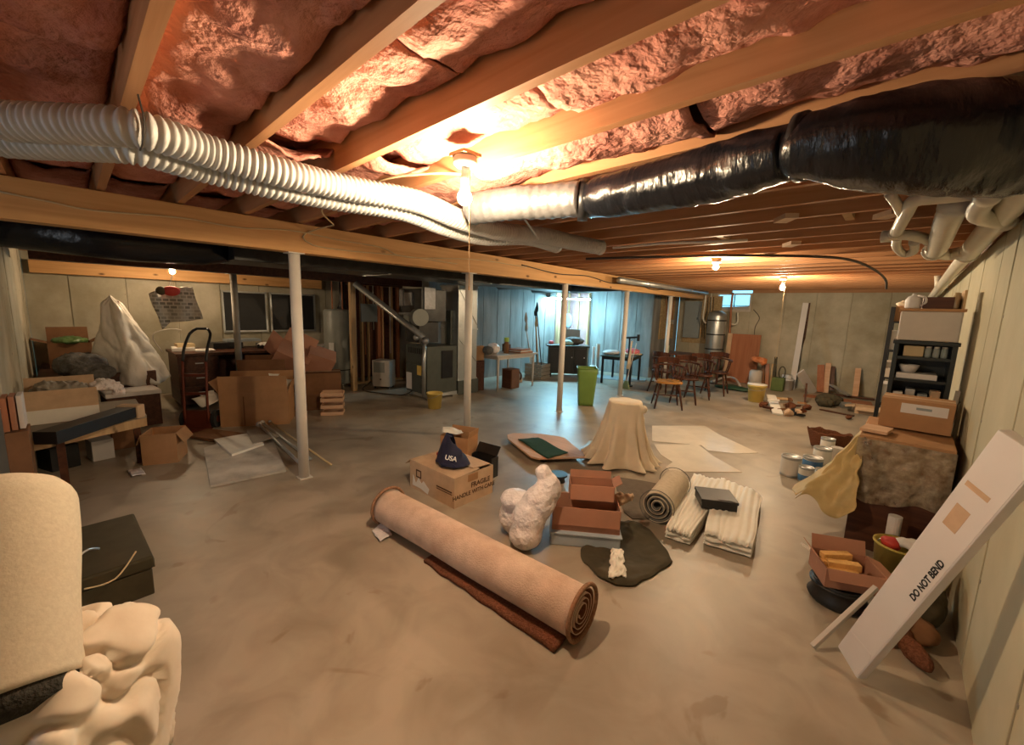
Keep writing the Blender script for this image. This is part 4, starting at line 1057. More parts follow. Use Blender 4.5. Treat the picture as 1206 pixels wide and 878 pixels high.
plank('wood_offcut', aty(979,460,11.3), aty(981,432,11.5), .09, .02, M_dark, 'dark plank offcut leaning right of the tan one', 'board', up=(0,-1,0))
plank('wood_offcut', aty(1007,468,11.2), aty(1011,434,11.5), .10, .02, M_tan, 'lone tan plank standing against the back wall left of the shelves', 'board', up=(0,-1,0))
plank('wood_offcut', aty(978,453,11.3), aty(1000,466,10.9), .08, .03, M_galv, 'grey board sliding down in front of the leaning planks', 'board')
plank('wood_offcut', at(975,465)+Vector((0,0,.02)), at(1030,472)+Vector((0,0,.02)), .10, .03, M_dark, 'dark board lying along the foot of the back wall', 'board')
tb = Vector((-2.0, 10.9, 0))
for k, (x0, x1, m, lb) in enumerate(((898,899,M_cardd,'brown bundle slat standing left of the green canister'),(903,904,M_cardp,'pinkish slat standing in the middle of the bundle by the back wall'),(908,911,M_stud,'pale slat at the right of the bundle by the back wall'))):
    plank('lumber_piece', aty(x0,463,10.9), aty(x1,429,11.2), .075, .04, m, lb, 'board', up=(0,-1,0))
bagobj('orange_bag', 'orange and red crumpled bag on top of the slats by the back wall', [(aty(893,424,10.95),(.16,.12,.07),(0,.2,0)),(aty(899,426,10.9),(.08,.08,.09),(0,0,0))], mat('orange_film', (.62,.20,.07), .5, bump=.3, bsc=20), 'bag', .016, .03, loc=aty(893,430,10.95))
t = thing('pale_canister', 'pale tall canister under the orange bag', 'canister', aty(888,458,10.9))
MB().lathe([(0,0),(.13,0),(.135,.02),(.135,.40),(.11,.44),(0,.44)], 20).build('body', M_app, t, smooth=True)
t = thing('green_canister', 'green canister with a wire loop by the back wall', 'canister', at(914,461))
MB().box((0,.1,.15),(.24,.2,.30)).build('body', mat('moss_green', (.11,.16,.05), .6), t, bev=.02)
MB().tube([(.05+.06*math.cos(a),.1,.42+.13*math.sin(a)) for a in [2*PI*k/20-1 for k in range(19)]], .012, 8).build('wire_loop', M_olive, t, smooth=True)
MB().box((-.1,.1,.5),(.05,.05,.5)).build('neck', M_olive, t)
t = thing('white_tub', 'white tub behind the rubble heap near the tall white board', 'tub', at(926,461)+Vector((-.05,.2,0)))
MB().lathe([(0,0),(.12,0),(.14,.22),(.15,.22),(.15,.25),(0,.25)], 22).build('body', M_wcard, t, smooth=True)
MB().lathe([(0,.25),(.10,.25),(.10,.34),(0,.34)], 22).build('lid', M_wcard, t, smooth=True)
t = thing('yellow_pail', 'yellow plastic pail standing on the floor before the back wall', 'bucket', at(888,474)+Vector((0,.1,0)))
MB().lathe([(0,.004),(.125,.004),(.155,.30),(.165,.30),(.165,.33),(.15,.33),(.145,.30),(.115,.015),(0,.015)], 30).build('body', M_yel, t, smooth=True)
MB().lathe([(.0,.332),(.168,.332),(.168,.345),(0,.345)], 30).build('lid', M_white, t, smooth=True)
MB().tube([(.16*math.cos(a),-.16*math.sin(a),.29-.06*math.sin(a)) for a in [PI*k/14 for k in range(15)]], .004, 6).build('wire_handle', M_galv, t)
t = thing('garden_hose', 'flat dark green tarp bundle with a pale hose lying behind the yellow pail', 'hose', at(862,460))
l0 = at(862,460)
MB().ell((0,.1,.05),(.42,.16,.05),18,Matrix.Rotation(-.1,3,'Z')).rough(.03,6,2).build('tarp_bundle', mat('dark_green_tarp', (.02,.06,.035), .5), t, smooth=True)
MB().tube(spline([at(838,452)-l0+Vector((0,0,.05)), at(855,450)-l0+Vector((0,0,.12)), at(866,453)-l0+Vector((0,0,.12)), at(874,462)-l0+Vector((0,0,.03))], .05), .025, 10).build('pale_hose', M_wcard, t, smooth=True)
# heap of scraps: each one a thing
plank('painted_plank', at(916,488,.02), at(908,466,.12), .15, .03, M_white, 'cream painted plank leaning on the rubble heap', 'board')
plank('painted_plank', at(904,472,.13), at(918,472,.15), .07, .03, M_white, 'short cream plank on top of the rubble heap', 'board')
rnd = random.Random(11); names = {0:'brick_scrap',1:'wood_scrap',2:'wood_scrap',3:'stone_scrap'}
spots = [(899,480),(904,484),(911,478),(922,486),(926,480),(930,484),(934,489),(940,490),(945,487),(938,481),(944,478),(930,474),(921,474),(950,483),(943,492),(928,490)]
wh = ['at the left edge of','left-front of','behind the cream plank in','just right of the cream plank in','low in the middle of','near the centre of','front-centre of','at the front right of','on the right flank of','halfway back in','right-back of','at the back of','behind the middle of','at the far right edge of','foremost in','front-left of the centre of']
for k, (x, y) in enumerate(spots):
    c = at(x, y); m = [M_carpetf, M_dark, M_card, M_cardd, M_stud, M_carpetf, M_black, M_cardl][k % 8]
    nm, cl = [('root_clump','dark brown root clump'),('wood_scrap','dark wood scrap'),('wood_scrap','tan wood scrap'),('wood_scrap','brown wood scrap'),('wood_scrap','pale wood scrap'),('root_clump','brown shaggy clump'),('metal_scrap','black metal scrap'),('paper_wad','tan paper wad')][k % 8]
    s = rnd.uniform(.05,.09)
    if 'clump' in nm or 'wad' in nm: mb = MB().ell(c+Vector((0,0,s*.75)),(s,s*.9,s*.75),14).rough(.05,14,k)
    else: mb = MB().box(c+Vector((0,0,s*.7)),(s*2.2,s*.9,s*.5),Matrix.Rotation(rnd.uniform(0,3),3,'Z')@Matrix.Rotation(rnd.uniform(-.5,.5),3,'X')@Matrix.Rotation(rnd.uniform(-.3,.3),3,'Y')).rough(.012,9,k)
    single(nm, mb, m, '%s %s the rubble heap' % (cl, wh[k]), 'scrap', c, group='scraps in the rubble heap')
plank('dark_stick', at(948,474,.02), at(950,452,.35), .03, .03, M_dark, 'dark stick standing up out of the rubble heap', 'stick')
t = bagobj('dark_bundle', 'dark green bundle on the floor between the heap and the shelves', [(at(975,478)+Vector((0,.1,.10)),(.22,.14,.12),(0,0,.2)),(at(970,480)+Vector((0,.1,.08)),(.14,.12,.1),(0,0,0))], M_olive, 'bundle', .02, .03, loc=at(975,478))
single('tin_scrap', MB().box(at(996,481)+Vector((0,0,.05)),(.16,.10,.09),Matrix.Rotation(.5,3,'Z')@Matrix.Rotation(.5,3,'X')), M_galv, 'bent tin lying right of the dark green bundle', 'scrap', at(996,481))
single('dark_scrap', MB().box(at(985,487)+Vector((0,0,.012)),(.5,.06,.02),Matrix.Rotation(-.3,3,'Z')), M_dark, 'thin dark stick on the floor in front of the bent tin', 'stick', at(985,487))
single('dark_lump', MB().ell(at(999,494)+Vector((0,0,.03)),(.05,.05,.03),12).rough(.015,20,3), M_carpetf, 'small dark lump alone on the floor near the shelves', 'scrap', at(999,494), smooth=True)
single('reddish_mat', MB().box(at(985,471)+Vector((0,0,.008)),(1.1,.35,.012),Matrix.Rotation(.1,3,'Z')), M_redw, 'flat reddish board on the floor before the leaning planks', 'board', at(985,471))
t = thing('tan_carton', 'flattened tan carton on the floor left of the labelled carton', 'box', at(1022,489), .1)
carton(t, .36, .3, .12, M_cardl, flaps=[('l', .14, 100), ('f', .1, 120)])
# ================================================================ CHAIRS
def make_chair(label, mseat, loc, rz):
    t = thing('captain_chair', label, 'chair', loc, rz, 'captain chairs pulled up in a row')
    def seatf(u, v):
        th = 2*PI*u; r = v; x = .235*r*math.cos(th); y = .215*r*math.sin(th)
        sq = 1/max(abs(math.cos(th)), abs(math.sin(th)))**.3
        return Vector((x*sq, y*sq, .455-.014*(1-r*r)))
    MB().grid(seatf, 32, 8, wrap=True).build('seat', mseat, t, smooth=True, solid=.035)
    for sx in (-1, 1):
        for sy in (-1, 1):
            a = Vector((.15*sx, .13*sy, .44)); b = Vector((.225*sx, .215*sy, 0))
            MB().tube([a.lerp(b, k) for k in (0,.2,.4,.5,.6,.8,1)], [.014,.019,.015,.021,.016,.018,.012], 10).build('leg', M_chair, t, smooth=True)
        p = Vector((.19*sx, -.172, .21)); q = Vector((.19*sx, .172, .21))
        MB().tube([p, p.lerp(q,.5), q], [.009,.014,.009], 8).build('stretcher', M_chair, t, smooth=True)
    MB().tube([(-.19,0,.21),(0,0,.21),(.19,0,.21)], [.009,.014,.009], 8).build('stretcher', M_chair, t, smooth=True)
    arc = [(.26*math.cos(a), .24*math.sin(a), .70+.03*max(0,math.sin(a))) for a in [PI*(-.12+1.24*k/24) for k in range(25)]]
    mb = MB()
    for k in range(24): mb.bar(arc[k], arc[k+1], .05, .03)
    mb.build('arm_rail', M_chair, t, bev=.004)
    cr = [(.235*math.cos(a), .245*math.sin(a), .765+.05*math.sin(a)) for a in [PI*(.22+.56*k/12) for k in range(13)]]
    mb = MB()
    for k in range(12): mb.bar(cr[k], cr[k+1], .025, .10)
    mb.build('back_rail', M_chair, t, bev=.004)
    for k in range(9):
        a = PI*(-.06+1.12*k/8)
        MB().tube([(.20*math.cos(a),.18*math.sin(a),.45),(.235*math.cos(a),.215*math.sin(a),.58),(.255*math.cos(a),.235*math.sin(a),.70)], [.008,.013,.008], 7).build('spindle', M_chair, t, smooth=True)
    return t
def copy_tree(o, parent=None):
    c = o.copy(); COL.objects.link(c); c.parent = parent
    for ch in list(o.children): copy_tree(ch, c)
    return c
c1 = make_chair('captain chair nearest the camera, golden glare coloured into its seat, at the front of the row', M_chair_glare, (-2.83, 7.05, 0), .55)
c2 = make_chair('dark captain chair, second in the row behind the one with the seat glare', M_chair, (-2.80, 7.72, 0), .35)
for lb, p, rz in (('dark captain chair, third in the row of chairs', (-2.78, 8.42, 0), .28), ('dark captain chair farthest back in the row, nearest the reddish door slab', (-2.68, 9.12, 0), .12)):
    c = copy_tree(c2); c.location = p; c.rotation_euler = (0,0,rz); c['label'] = lb
c = copy_tree(c2); c.location = (-3.45, 8.35, 0); c.rotation_euler = (0,0,2.9); c['label'] = 'dark captain chair on the far side of the row, beside the cluttered dark table'
# dark dining table behind the chairs
t = thing('dark_table', 'low dark table behind the chairs, in front of the breaker panel', 'table', (-3.55, 9.9, 0))
MB().box((0,0,.70),(1.3,.75,.035)).build('tabletop', M_dark, t, bev=.004)
for x in (-.58,.58):
    for y in (-.3,.3): MB().cyl((x,y,0),(x,y,.69),.025,n=10).build('leg', M_dark, t)
single('small_tin', MB().cyl((-4.0,9.7,.72),(-4.0,9.7,.88),.05,n=14), mat('pale_green', (.5,.6,.4), .5), 'small pale green tin at the left end of the dark table', 'can', (-4.0,9.7,.72), smooth=False)
# folding table with pink cloth in the blue light
TB = Vector((-4.70, 8.85, 0))
t = thing('work_table', 'narrow dark-legged table with white and pink cloths behind the mop', 'table', TB, .25)
MB().box((0,0,.63),(.75,1.05,.03)).build('tabletop', mat('dark_green_top', (.03,.06,.05), .5), t)
MB().box((0,0,.585),(.68,.98,.06)).build('apron', M_blackm, t)
for x in (-.32,.32):
    for y in (-.46,.46): MB().box((x,y,.30),(.045,.045,.60)).build('leg', M_blackm, t)
def pile(nm, lb, c, r, m, cat='cloth', dd=.02): return bagobj(nm, lb, [(Vector(c), r, (0,0,.2))], m, cat, .016, dd, loc=(c[0],c[1],c[2]-r[2]))
pile('white_cloth', 'heap of pale blue-white cloth on the left end of the work table', TB+Vector((-.18,-.2,.69)), (.20,.24,.055), M_wcard)
pile('pink_cloth', 'folded pink cloth on the work table', TB+Vector((.15,.2,.72)), (.17,.16,.075), M_pink)
pile('pink_cloth', 'pale pinkish fabric lying under the pink cloth', TB+Vector((.12,.22,.665)), (.24,.24,.03), M_cream)
def hang(u, v):
    p = Vector((-4.28+.16*u-.05*v, 8.35-.1*u, 1.02-.62*v)); p.x += .05*math.sin(u*6)*v; p.y += .03*math.sin(u*12+v*3)
    p.x += (.5-u)*.12*(1-v); return p
tag(MB().grid(hang, 24, 24).build('hanging_cloth', M_cream, loc=(-4.25,8.3,1), smooth=True, solid=.004), 'cream cloth hanging from a dark stand beside the work table', 'cloth')
t = thing('clamp_stand', 'dark upright stand holding up the cream cloth', 'stand', (-4.32, 8.42, 0))
MB().cyl((0,0,0),(0,0,1.08),.018,n=8).build('pole', M_blackm, t); MB().cyl((-.18,0,1.06),(.2,0,1.10),.02,n=8).build('crossbar', M_blackm, t); MB().cyl((-.18,0,1.0),(-.18,0,1.14),.03,n=8).build('knob', M_blackm, t); MB().cyl((.2,0,1.02),(.2,0,1.16),.03,n=8).build('knob', M_blackm, t)
MB().cyl((0,0,0),(0,0,.02),.14,n=16).build('base', M_blackm, t)
t = thing('straw_broom', 'broom leaning against the work table, its green head on the floor', 'broom', at(737,458))
q = at(737,458); tp_ = Vector((-4.25, 8.62, .95))
MB().tube([Vector((0,0,.16)), tp_-q], .011, 8).build('handle', M_app, t)
MB().add([(-.09,-.03,0),(.09,-.03,0),(.09,.03,0),(-.09,.03,0),(-.03,-.02,.17),(.03,-.02,.17),(.03,.02,.17),(-.03,.02,.17)], [(0,1,2,3),(4,5,6,7),(0,1,5,4),(1,2,6,5),(2,3,7,6),(3,0,4,7)]).build('bristles', mat('broom_green', (.18,.26,.16), .9, bump=.5, bsc=80), t)
# slim upright pale things beside dark wall
t = thing('white_cylinder', 'pair of pale upright tubes standing by the grey wall right of the black stand', 'tube', (-5.75, 9.35, 0))
MB().cyl((-.05,0,0),(-.05,0,.72),.04,n=14).build('tube', M_wcard, t); MB().cyl((.07,.02,0),(.07,.02,.80),.05,n=14).build('tube', M_app, t); MB().cyl((0,-.03,0),(0,-.03,.22),.10,n=16).build('bucket', M_wcard, t)
single('blue_mat', MB().box((-4.95,9.2,.006),(1.3,.6,.01),Matrix.Rotation(.35,3,'Z')), M_panelg, 'dark blue-grey mat on the floor under the work table end', 'mat', (-4.95,9.2,0))

# ================================================================ GREEN BIN, BLACK STAND
gb = Vector((-3.86, 6.06, 0))
t = thing('green_bin', 'tall olive green plastic bin behind the third white post', 'bin', gb, math.radians(38))
def binf(wall):
    def fn(u, v):
        th = 2*PI*u+PI/4; s = 1/max(abs(math.cos(th)), abs(math.sin(th)))**.86
        r = (.125+.045*v - wall)*s; return Vector((r*math.cos(th), r*math.sin(th), .006+.644*v + .012*max(0,1-abs(abs(math.cos(2*th))-1)*8)*(v>.96)))
    return fn
MB().grid(binf(0), 48, 10, wrap=True).build('body', M_greenb, t, smooth=True, solid=.005)
MB().box((0,0,.008),(.21,.21,.012)).build('bottom', M_greenb, t)
rim = []
for k in range(49):
    th = 2*PI*k/48; s = 1/max(abs(math.cos(th)), abs(math.sin(th)))**.86; rim.append((.172*s*math.cos(th), .172*s*math.sin(th), .652))
MB().tube(rim, .009, 6, cap=False).build('rim', M_greenb, t, smooth=True)
BS = Vector((-6.0, 8.45, 0))
t = thing('black_cart', 'black wheeled cabinet cluttered with cloths in the work corner', 'cabinet', BS, math.radians(40))
MB().box((.0,0,.42),(.95,.5,.66)).build('body', M_char, t, bev=.01)
MB().box((.0,0,.77),(1.05,.58,.035)).build('tabletop', M_char, t, bev=.005)
for x in (-.30,.0,.30):
    dr_ = MB().box((x,-.256,.42),(.27,.02,.58)).build('door', M_black, t, bev=.004)
    MB().cyl((x+.1,-.285,.5),(x+.1,-.265,.5),.014,n=10).build('knob', M_galv, dr_)
for x in (-.42,.42): MB().cyl((x,-.2,.0),(x,-.2,.09),.04,n=10).build('foot', M_black, t)
for x in (-.42,.42): MB().cyl((x,.2,.0),(x,.2,.09),.04,n=10).build('foot', M_black, t)
pile('teal_cloth', 'pale cloth heaped on the middle of the black cabinet', BS+Vector((.03,-.05,.85)), (.16,.15,.07), mat('pale_teal', (.35,.55,.55), .8))
pile('dark_cloth', 'dark clothing heaped at the back of the black cabinet', BS+Vector((.1,.12,.89)), (.28,.16,.10), M_rug2d)
pile('orange_cloth', 'small orange-pink cloth at the left end of the black cabinet', BS+Vector((-.36,-.2,.83)), (.07,.07,.05), M_pink)
single('dark_monitor', MB().box(BS+Vector((-.05,.22,1.02)),(.42,.04,.30),Matrix.Rotation(.6,3,'Z')), M_panelg, 'grey flat panel standing at the back of the black cabinet', 'panel', BS+Vector((-.05,.22,.85)), bev=.006)
# pink insulation between studs, with an oval thing hung on it
AX0, AX1 = -7.7, -6.38
t = thing('insulated_wall', 'pink insulated stud wall section behind the black cabinet', 'wall section', ((AX0+AX1)/2, 9.95, 0))
n = 4; wv = (AX1-AX0)/n
for k in range(n):
    xc = -(AX1-AX0)/2+wv*(k+.5)
    MB().grid(lambda u, v, xc=xc: Vector((xc-wv/2+.02+(wv-.04)*u, -.03-.03*math.sin(PI*u)+.02*noise.noise(Vector((u*4+k, v*9, k))), .03+2.1*v)), 12, 30).build('insulation_batt', mat('pink_batt', (.36,.20,.19), .9, bump=.5, bsc=20) if k == 0 else bpy.data.materials['pink_batt'], t, smooth=True, solid=.01)
for k in range(n+1):
    MB().box((-(AX1-AX0)/2+wv*k,-.03,1.08),(.038,.09,2.1)).build('stud', M_stud, t)
t = thing('wall_mirror', 'pale oval-topped mirror hung on the pink insulated wall', 'mirror', (-7.02, 9.85, 1.35))
MB().lathe([(0,-.012),(.135,-.012),(.14,0),(.135,.012),(0,.012)], 30, sy=1.5).build('frame', M_lblue, t, smooth=True)
t.rotation_euler = (PI/2, 0, 0)
MB().lathe([(0,.013),(.11,.013),(.11,.016),(0,.016)], 30, sy=1.5).build('glass', M_lblue, t)
single('stud_frame', MB().box((-6.93,9.26,1.08),(.09,.09,2.16)), M_stud, 'bright upright timber at the end of the far left wall', 'stud', (-6.93,9.26,0))

# ================================================================ LEFT WORK TABLE
TA = Vector((-5.9, 6.28, 0)); 
t = thing('white_table', 'long pale worktable loaded with odds and ends against the far left wall', 'table', (-6.02, 6.20, 0), 0)
MB().box((0,0,.70),(.85,1.22,.035)).build('tabletop', M_app, t, bev=.004)
MB().box((0,0,.655),(.76,1.10,.06)).build('apron', M_app, t)
for x in (-.37,.37):
    for y in (-.53,.53): MB().tube([(x,y,.66),(x,y,.35),(x,y,0)], [.028,.022,.02], 8).build('leg', M_app, t, smooth=True)
TT = .718
bagobj('white_bag', 'white plastic bag on the worktable, left of the green-topped bottle', [(Vector((-5.95,5.82,TT+.10)),(.14,.14,.11),(0,0,0))], M_bag, 'bag', .014, .02, loc=(-5.95,5.82,TT))
pile('dark_helmet', 'dark rounded bag at the left end of the worktable', Vector((-5.85,5.58,TT+.085)), (.11,.10,.09), M_rug2d)
t = thing('spray_bottle', 'dark bottle with a green top on the worktable', 'bottle', (-5.85, 6.10, TT))
MB().lathe([(0,0),(.055,0),(.055,.20),(.03,.24),(0,.24)], 16).build('body', M_cardd, t, smooth=True); MB().lathe([(0,.24),(.05,.24),(.05,.32),(0,.32)], 14).build('cap', mat('lime_cap', (.35,.5,.08), .5), t)
single('dark_block', MB().box((-6.1,6.36,TT+.08),(.16,.10,.16)), M_dark, 'dark block behind the red and white boards on the worktable', 'block', (-6.1,6.36,TT))
for k, (m, lb) in enumerate(((M_cardp, 'reddish flat board at the bottom of the stack on the worktable'), (M_wcard, 'white flat board in the middle of the stack on the worktable'), (M_redw, 'red-brown flat board on top of the stack on the worktable'))):
    single('flat_board', MB().box((-5.78,6.48-.03*k,TT+.015+.03*k),(.32,.40,.026),Matrix.Rotation(.1*k,3,'Z')), m, lb, 'board', (-5.78,6.48,TT+.03*k), bev=.002)
t = thing('speaker_cabinet', 'brown wooden speaker cabinet on the floor under the worktable', 'speaker', (-5.78, 6.18, 0), .1)
MB().box((0,0,.20),(.26,.26,.40)).build('body', mat('speaker_brown', (.16,.075,.04), .5), t, bev=.004)
MB().box((0,-.132,.20),(.22,.01,.36)).build('grille', M_dark, t)
t = thing('round_jug', 'small tan jug with a dark back under the right end of the worktable', 'jug', (-6.15, 6.78, 0))
MB().lathe([(0,0),(.12,0),(.13,.05),(.10,.16),(.04,.22),(.03,.26),(0,.26)], 20).build('body', M_tan, t, smooth=True)
MB().tube([(.15*math.cos(a),-.02,.15+.12*math.sin(a)) for a in [2*PI*k/20 for k in range(21)]], .02, 8).build('ring_handle', M_dark, t, smooth=True)
t = thing('wooden_crate', 'grey wooden crate with tools standing in it, right of the worktable', 'crate', (-6.25, 7.62, 0), .15)
for z in (.04,.13,.22,.31): 
    for s in (-1, 1):
        MB().box((0,s*.2,z),(.46,.02,.075)).build('slat', M_postg, t); MB().box((s*.22,0,z),(.02,.38,.075)).build('slat', M_postg, t)
MB().box((0,0,.01),(.42,.36,.015)).build('bottom', M_postg, t)
for k, (dx, dy, h, tx, ty, m) in enumerate(((-.12,-.05,1.30,-.18,-.1,M_app),(-.05,.05,1.45,-.22,.12,M_blackm),(.05,0,1.20,-.15,0,M_stud),(.1,.08,1.55,-.3,.05,M_blackm),(0,-.1,1.1,-.1,-.25,M_galv))):
    b0 = Vector((-6.25+dx, 7.62+dy, .03)); e0 = b0+Vector((tx,ty,h))
    tt = thing('long_tool', ['pale long-handled tool leaning leftmost in the wooden crate','dark-headed long tool in the wooden crate','wooden-handled tool in the middle of the crate','tallest dark tool in the wooden crate','silver rod leaning toward the worktable from the crate'][k], 'tool', b0)
    MB().tube([Vector((0,0,0)), e0-b0], .014, 8).build('handle', m, tt)
    MB().lathe([(0,-.02),(.04,0),(.05,.08),(.02,.2),(0,.24)], 10, e0-b0, sy=.3).build('head', m, tt)
t = thing('dark_cabinet', 'dark brown cabinet right of the furnace with a carton on it', 'cabinet', (-6.12, 5.43, 0), 0)
MB().box((0,.0,.30),(.42,.24,.60)).build('body', M_dark, t, bev=.004); dr_ = MB().box((0,-.125,.30),(.38,.012,.54)).build('door', M_dark, t, bev=.003); MB().box((.12,-.138,.32),(.015,.015,.08)).build('handle', M_galv, dr_)
t = thing('square_carton', 'square brown carton on the dark cabinet beside the second post', 'box', (-6.08, 5.31, .602), 0)
carton(t, .30, .24, .28, M_card, closed=True)
pile('dark_cushion', 'dark cushion lying beside the square carton', Vector((-6.27,5.42,.64)), (.04,.09,.04), M_dark)

# ================================================================ FURNACE
t = thing('furnace', 'dark grey-green furnace cabinet with a galvanised return duct behind it', 'furnace', (-6.17, 4.55, 0))
MB().box((0,-.08,.06),(.66,.66,.06)).build('base', M_galv, t)
for x, y in ((-.28,-.36),(.28,-.36),(-.28,.2),(.28,.2)): MB().box((x,y,.015),(.12,.12,.03)).build('foot_block', M_postg, t)
MB().box((0,-.08,.51),(.64,.66,.84)).build('body', M_furn, t, bev=.006)
MB().box((0,-.42,.35),(.60,.015,.48)).build('lower_door', M_furn, t, bev=.004)
MB().box((0,-.42,.77),(.60,.015,.28)).build('upper_door', M_furn, t, bev=.004)
for k in range(7): MB().box((-.20+.065*k,-.43,.84),(.035,.006,.10)).build('vent_slot', M_black, t)
MB().box((-.2,-.431,.28),(.17,.004,.30)).build('paper_label', M_wcard, t)
MB().box((.12,-.431,.50),(.13,.004,.17)).build('yellow_label', M_yel, t)
MB().box((.325,.02,.60),(.02,.25,.5)).build('side_panel', M_blackm, t, bev=.004)
t2 = thing('return_duct', 'tall galvanised return air duct beside the second white post', 'duct', (-6.12, 5.06, 0))
MB().box((0,0,.14),(.60,.5,.26)).build('base_box', M_furn, t2, bev=.004)
MB().box((0,-.0,1.15),(.52,.46,1.75)).build('duct_body', M_galv, t2, bev=.006)
def crease(a, b): MB().bar(a, b, .006, .012, (1,0,0)).build('crease', M_galv, t2)
crease((.265,-.22,1.05),(.265,.22,.60)); crease((.265,-.22,1.95),(.265,.22,1.30))
for z in (.28,1.22,2.0): MB().box((.0,0,z),(.545,.485,.03)).build('duct_seam', M_galv, t2, bev=.003)
MB().box((.05,-.26,.95),(.12,.06,1.2)).build('dark_cover', M_furn, t2)
t3 = thing('supply_plenum', 'foil patched dark plenum and ducts above the furnace', 'duct', (-6.17, 4.3, 1.45))
MB().box((0,-.0,.18),(.60,.52,.55)).build('plenum_box', M_galvd, t3, bev=.01)
mb = MB().box((.31,-.1,.30),(.02,.22,.36)).rough(.01,20,1); mb.build('foil_patch', M_foil, t3)
mb = MB().box((-.05,-.28,.28),(.24,.03,.22)); mb.build('foil_patch', M_foil, t3)
mb = MB().box((-.26,-.28,.30),(.12,.03,.28)); mb.build('foil_patch', M_foil, t3)
MB().box((0,-.28,.03),(.64,.06,.04)).build('foil_flange', M_foil, t3, bev=.004)
MB().cyl((.24,-.30,-.02),(.40,-.34,-.02),.14,n=24).build('blower_hub', M_heater, t3, smooth=False)
MB().box((.08,-.28,-.05),(.40,.12,.13)).build('vent_box', M_heater, t3, bev=.01)
MB().box((-.02,-.03,-.28),(.42,.40,.36)).build('supply_neck', M_galvd, t3)
t4 = thing('flue_pipe', 'slanting bright metal flue pipe running from the furnace up to the left', 'pipe', (-5.80, 4.06, 1.0))
e = aty(418,334,3.30)-Vector((-5.80,4.06,1.0))
MB().tube([Vector((0,0,0)), Vector((-.05,0,.10)), e], .052, 16).build('flue', M_galv, t4, smooth=True)
MB().tube([Vector((.0,0,.05)),Vector((0,-.02,-.3)),Vector((0,-.02,-.92))], .035, 14).build('drop_pipe', M_galv, t4, smooth=True)
MB().ell((0,0,.04),(.07,.07,.07),14).build('elbow', M_foil, t4, smooth=True)
MB().ell((-.25,.02,.08),(.07,.07,.06),14).build('valve', M_galv, t4, smooth=True)
t = thing('small_yellow_bucket', 'small tan-yellow bucket on the floor in front of the furnace', 'bucket', (-5.30, 3.90, 0))
MB().lathe([(0,.003),(.10,.003),(.125,.24),(.13,.24),(.13,.255),(.118,.255),(.112,.22),(.09,.012),(0,.012)], 26).build('body', M_yel, t, smooth=True)
MB().tube([(.128*math.cos(a),-.12*math.sin(a),.24-.06*math.sin(a)) for a in [PI*k/14 for k in range(15)]], .003, 6).build('wire_handle', M_galv, t)

# water heater, dehumidifier, studs
t = thing('water_heater', 'tall grey water heater left of the stud wall', 'water heater', (-7.95, 3.55, 0))
for k in range(3):
    a = k*2.1; MB().cyl((.16*math.cos(a),.16*math.sin(a),0),(.16*math.cos(a),.16*math.sin(a),.08),.02,n=8).build('foot', M_postg, t)
MB().lathe([(0,.08),(.245,.08),(.25,.10),(.25,1.46),(.23,1.50),(0,1.52)], 36).build('tank', M_heater, t, smooth=True)
MB().lathe([(.252,.34),(.2555,.345),(.2555,.355),(.252,.36)], 36).build('band', M_galvd, t, smooth=True)
MB().box((.16,-.2,.75),(.10,.012,.26),Matrix.Rotation(.65,3,'Z')).build('paper_label', M_wcard, t)
MB().cyl((.02,-.10,1.5),(.02,-.10,2.05),.012,n=8).build('copper_pipe', M_redw, t); MB().cyl((.12,.05,1.5),(.12,.05,2.05),.012,n=8).build('copper_pipe', M_redw, t)
MB().lathe([(0,1.5),(.10,1.52),(.06,1.60),(.05,1.70),(.05,2.1),(0,2.1)], 18, (.0,.10,0)).build('draft_hood', M_galvd, t, smooth=True)
MB().ell((-.05,-.26,.42),(.05,.05,.05),12).build('valve', M_galv, t, smooth=True)
MB().tube([(-.05,-.27,.42),(-.02,-.30,.25),(0,-.28,.1)], .012, 8).build('drain_tube', M_galv, t)
t = thing('dehumidifier', 'white dehumidifier with a grey front grille before the stud wall', 'dehumidifier', (-7.30, 4.15, 0), math.radians(35))
MB().box((0,0,.30),(.36,.28,.52)).build('body', M_app, t, bev=.02)
MB().box((-.03,-.143,.42),(.22,.01,.20)).build('grille', M_heater, t, bev=.004)
MB().box((0,-.143,.16),(.32,.01,.22)).build('bucket_front', M_app, t, bev=.01)
MB().box((0,-.15,.19),(.03,.01,.03)).build('latch', M_rug2d, t)
for x in (-.14,.14): MB().cyl((x,-.1,.0),(x,-.1,.04),.02,n=8).cyl((x,.1,.0),(x,.1,.04),.02,n=8).build('caster', M_black, t)
cable([Vector((-7.45,3.95,.12)), Vector((-7.3,3.7,.02)), Vector((-6.9,3.75,.015)), Vector((-6.4,4.0,.02)), Vector((-6.3,4.15,.1))], .012, M_cable_b, 'black hose on the floor between dehumidifier and furnace', 'floor_hose', 'hose')
t = thing('stud_partition', 'open partition of bare timber studs between water heater and furnace', 'partition', (-8.0, 4.4, 0))
rnd = random.Random(5)
MB().box((0,.05,.02),(.09,1.5,.04)).build('sole_plate', M_stud, t); MB().box((0,.05,2.02),(.09,1.5,.04)).build('top_plate', M_dark, t)
for k, y in enumerate((-.55,-.34,-.2,.02,.12,.32,.5,.66,.78)):
    MB().box((rnd.uniform(-.02,.02),y,1.02),(.09 if k%2 else .05,.04+.03*(k%3==0),1.97)).build('stud', M_stud if k%3 else M_redw, t)
for k in range(7):
    y = -.5+.19*k; MB().cyl((.09,y,.1+.5*(k%3)),(.09,y,2.0),.010,n=6).build('copper_pipe' if k%2 else 'white_pipe', M_redw if k%2 else M_app, t)
MB().box((.10,-.22,1.45),(.04,.34,.36)).build('grey_panel', M_panelg, t)
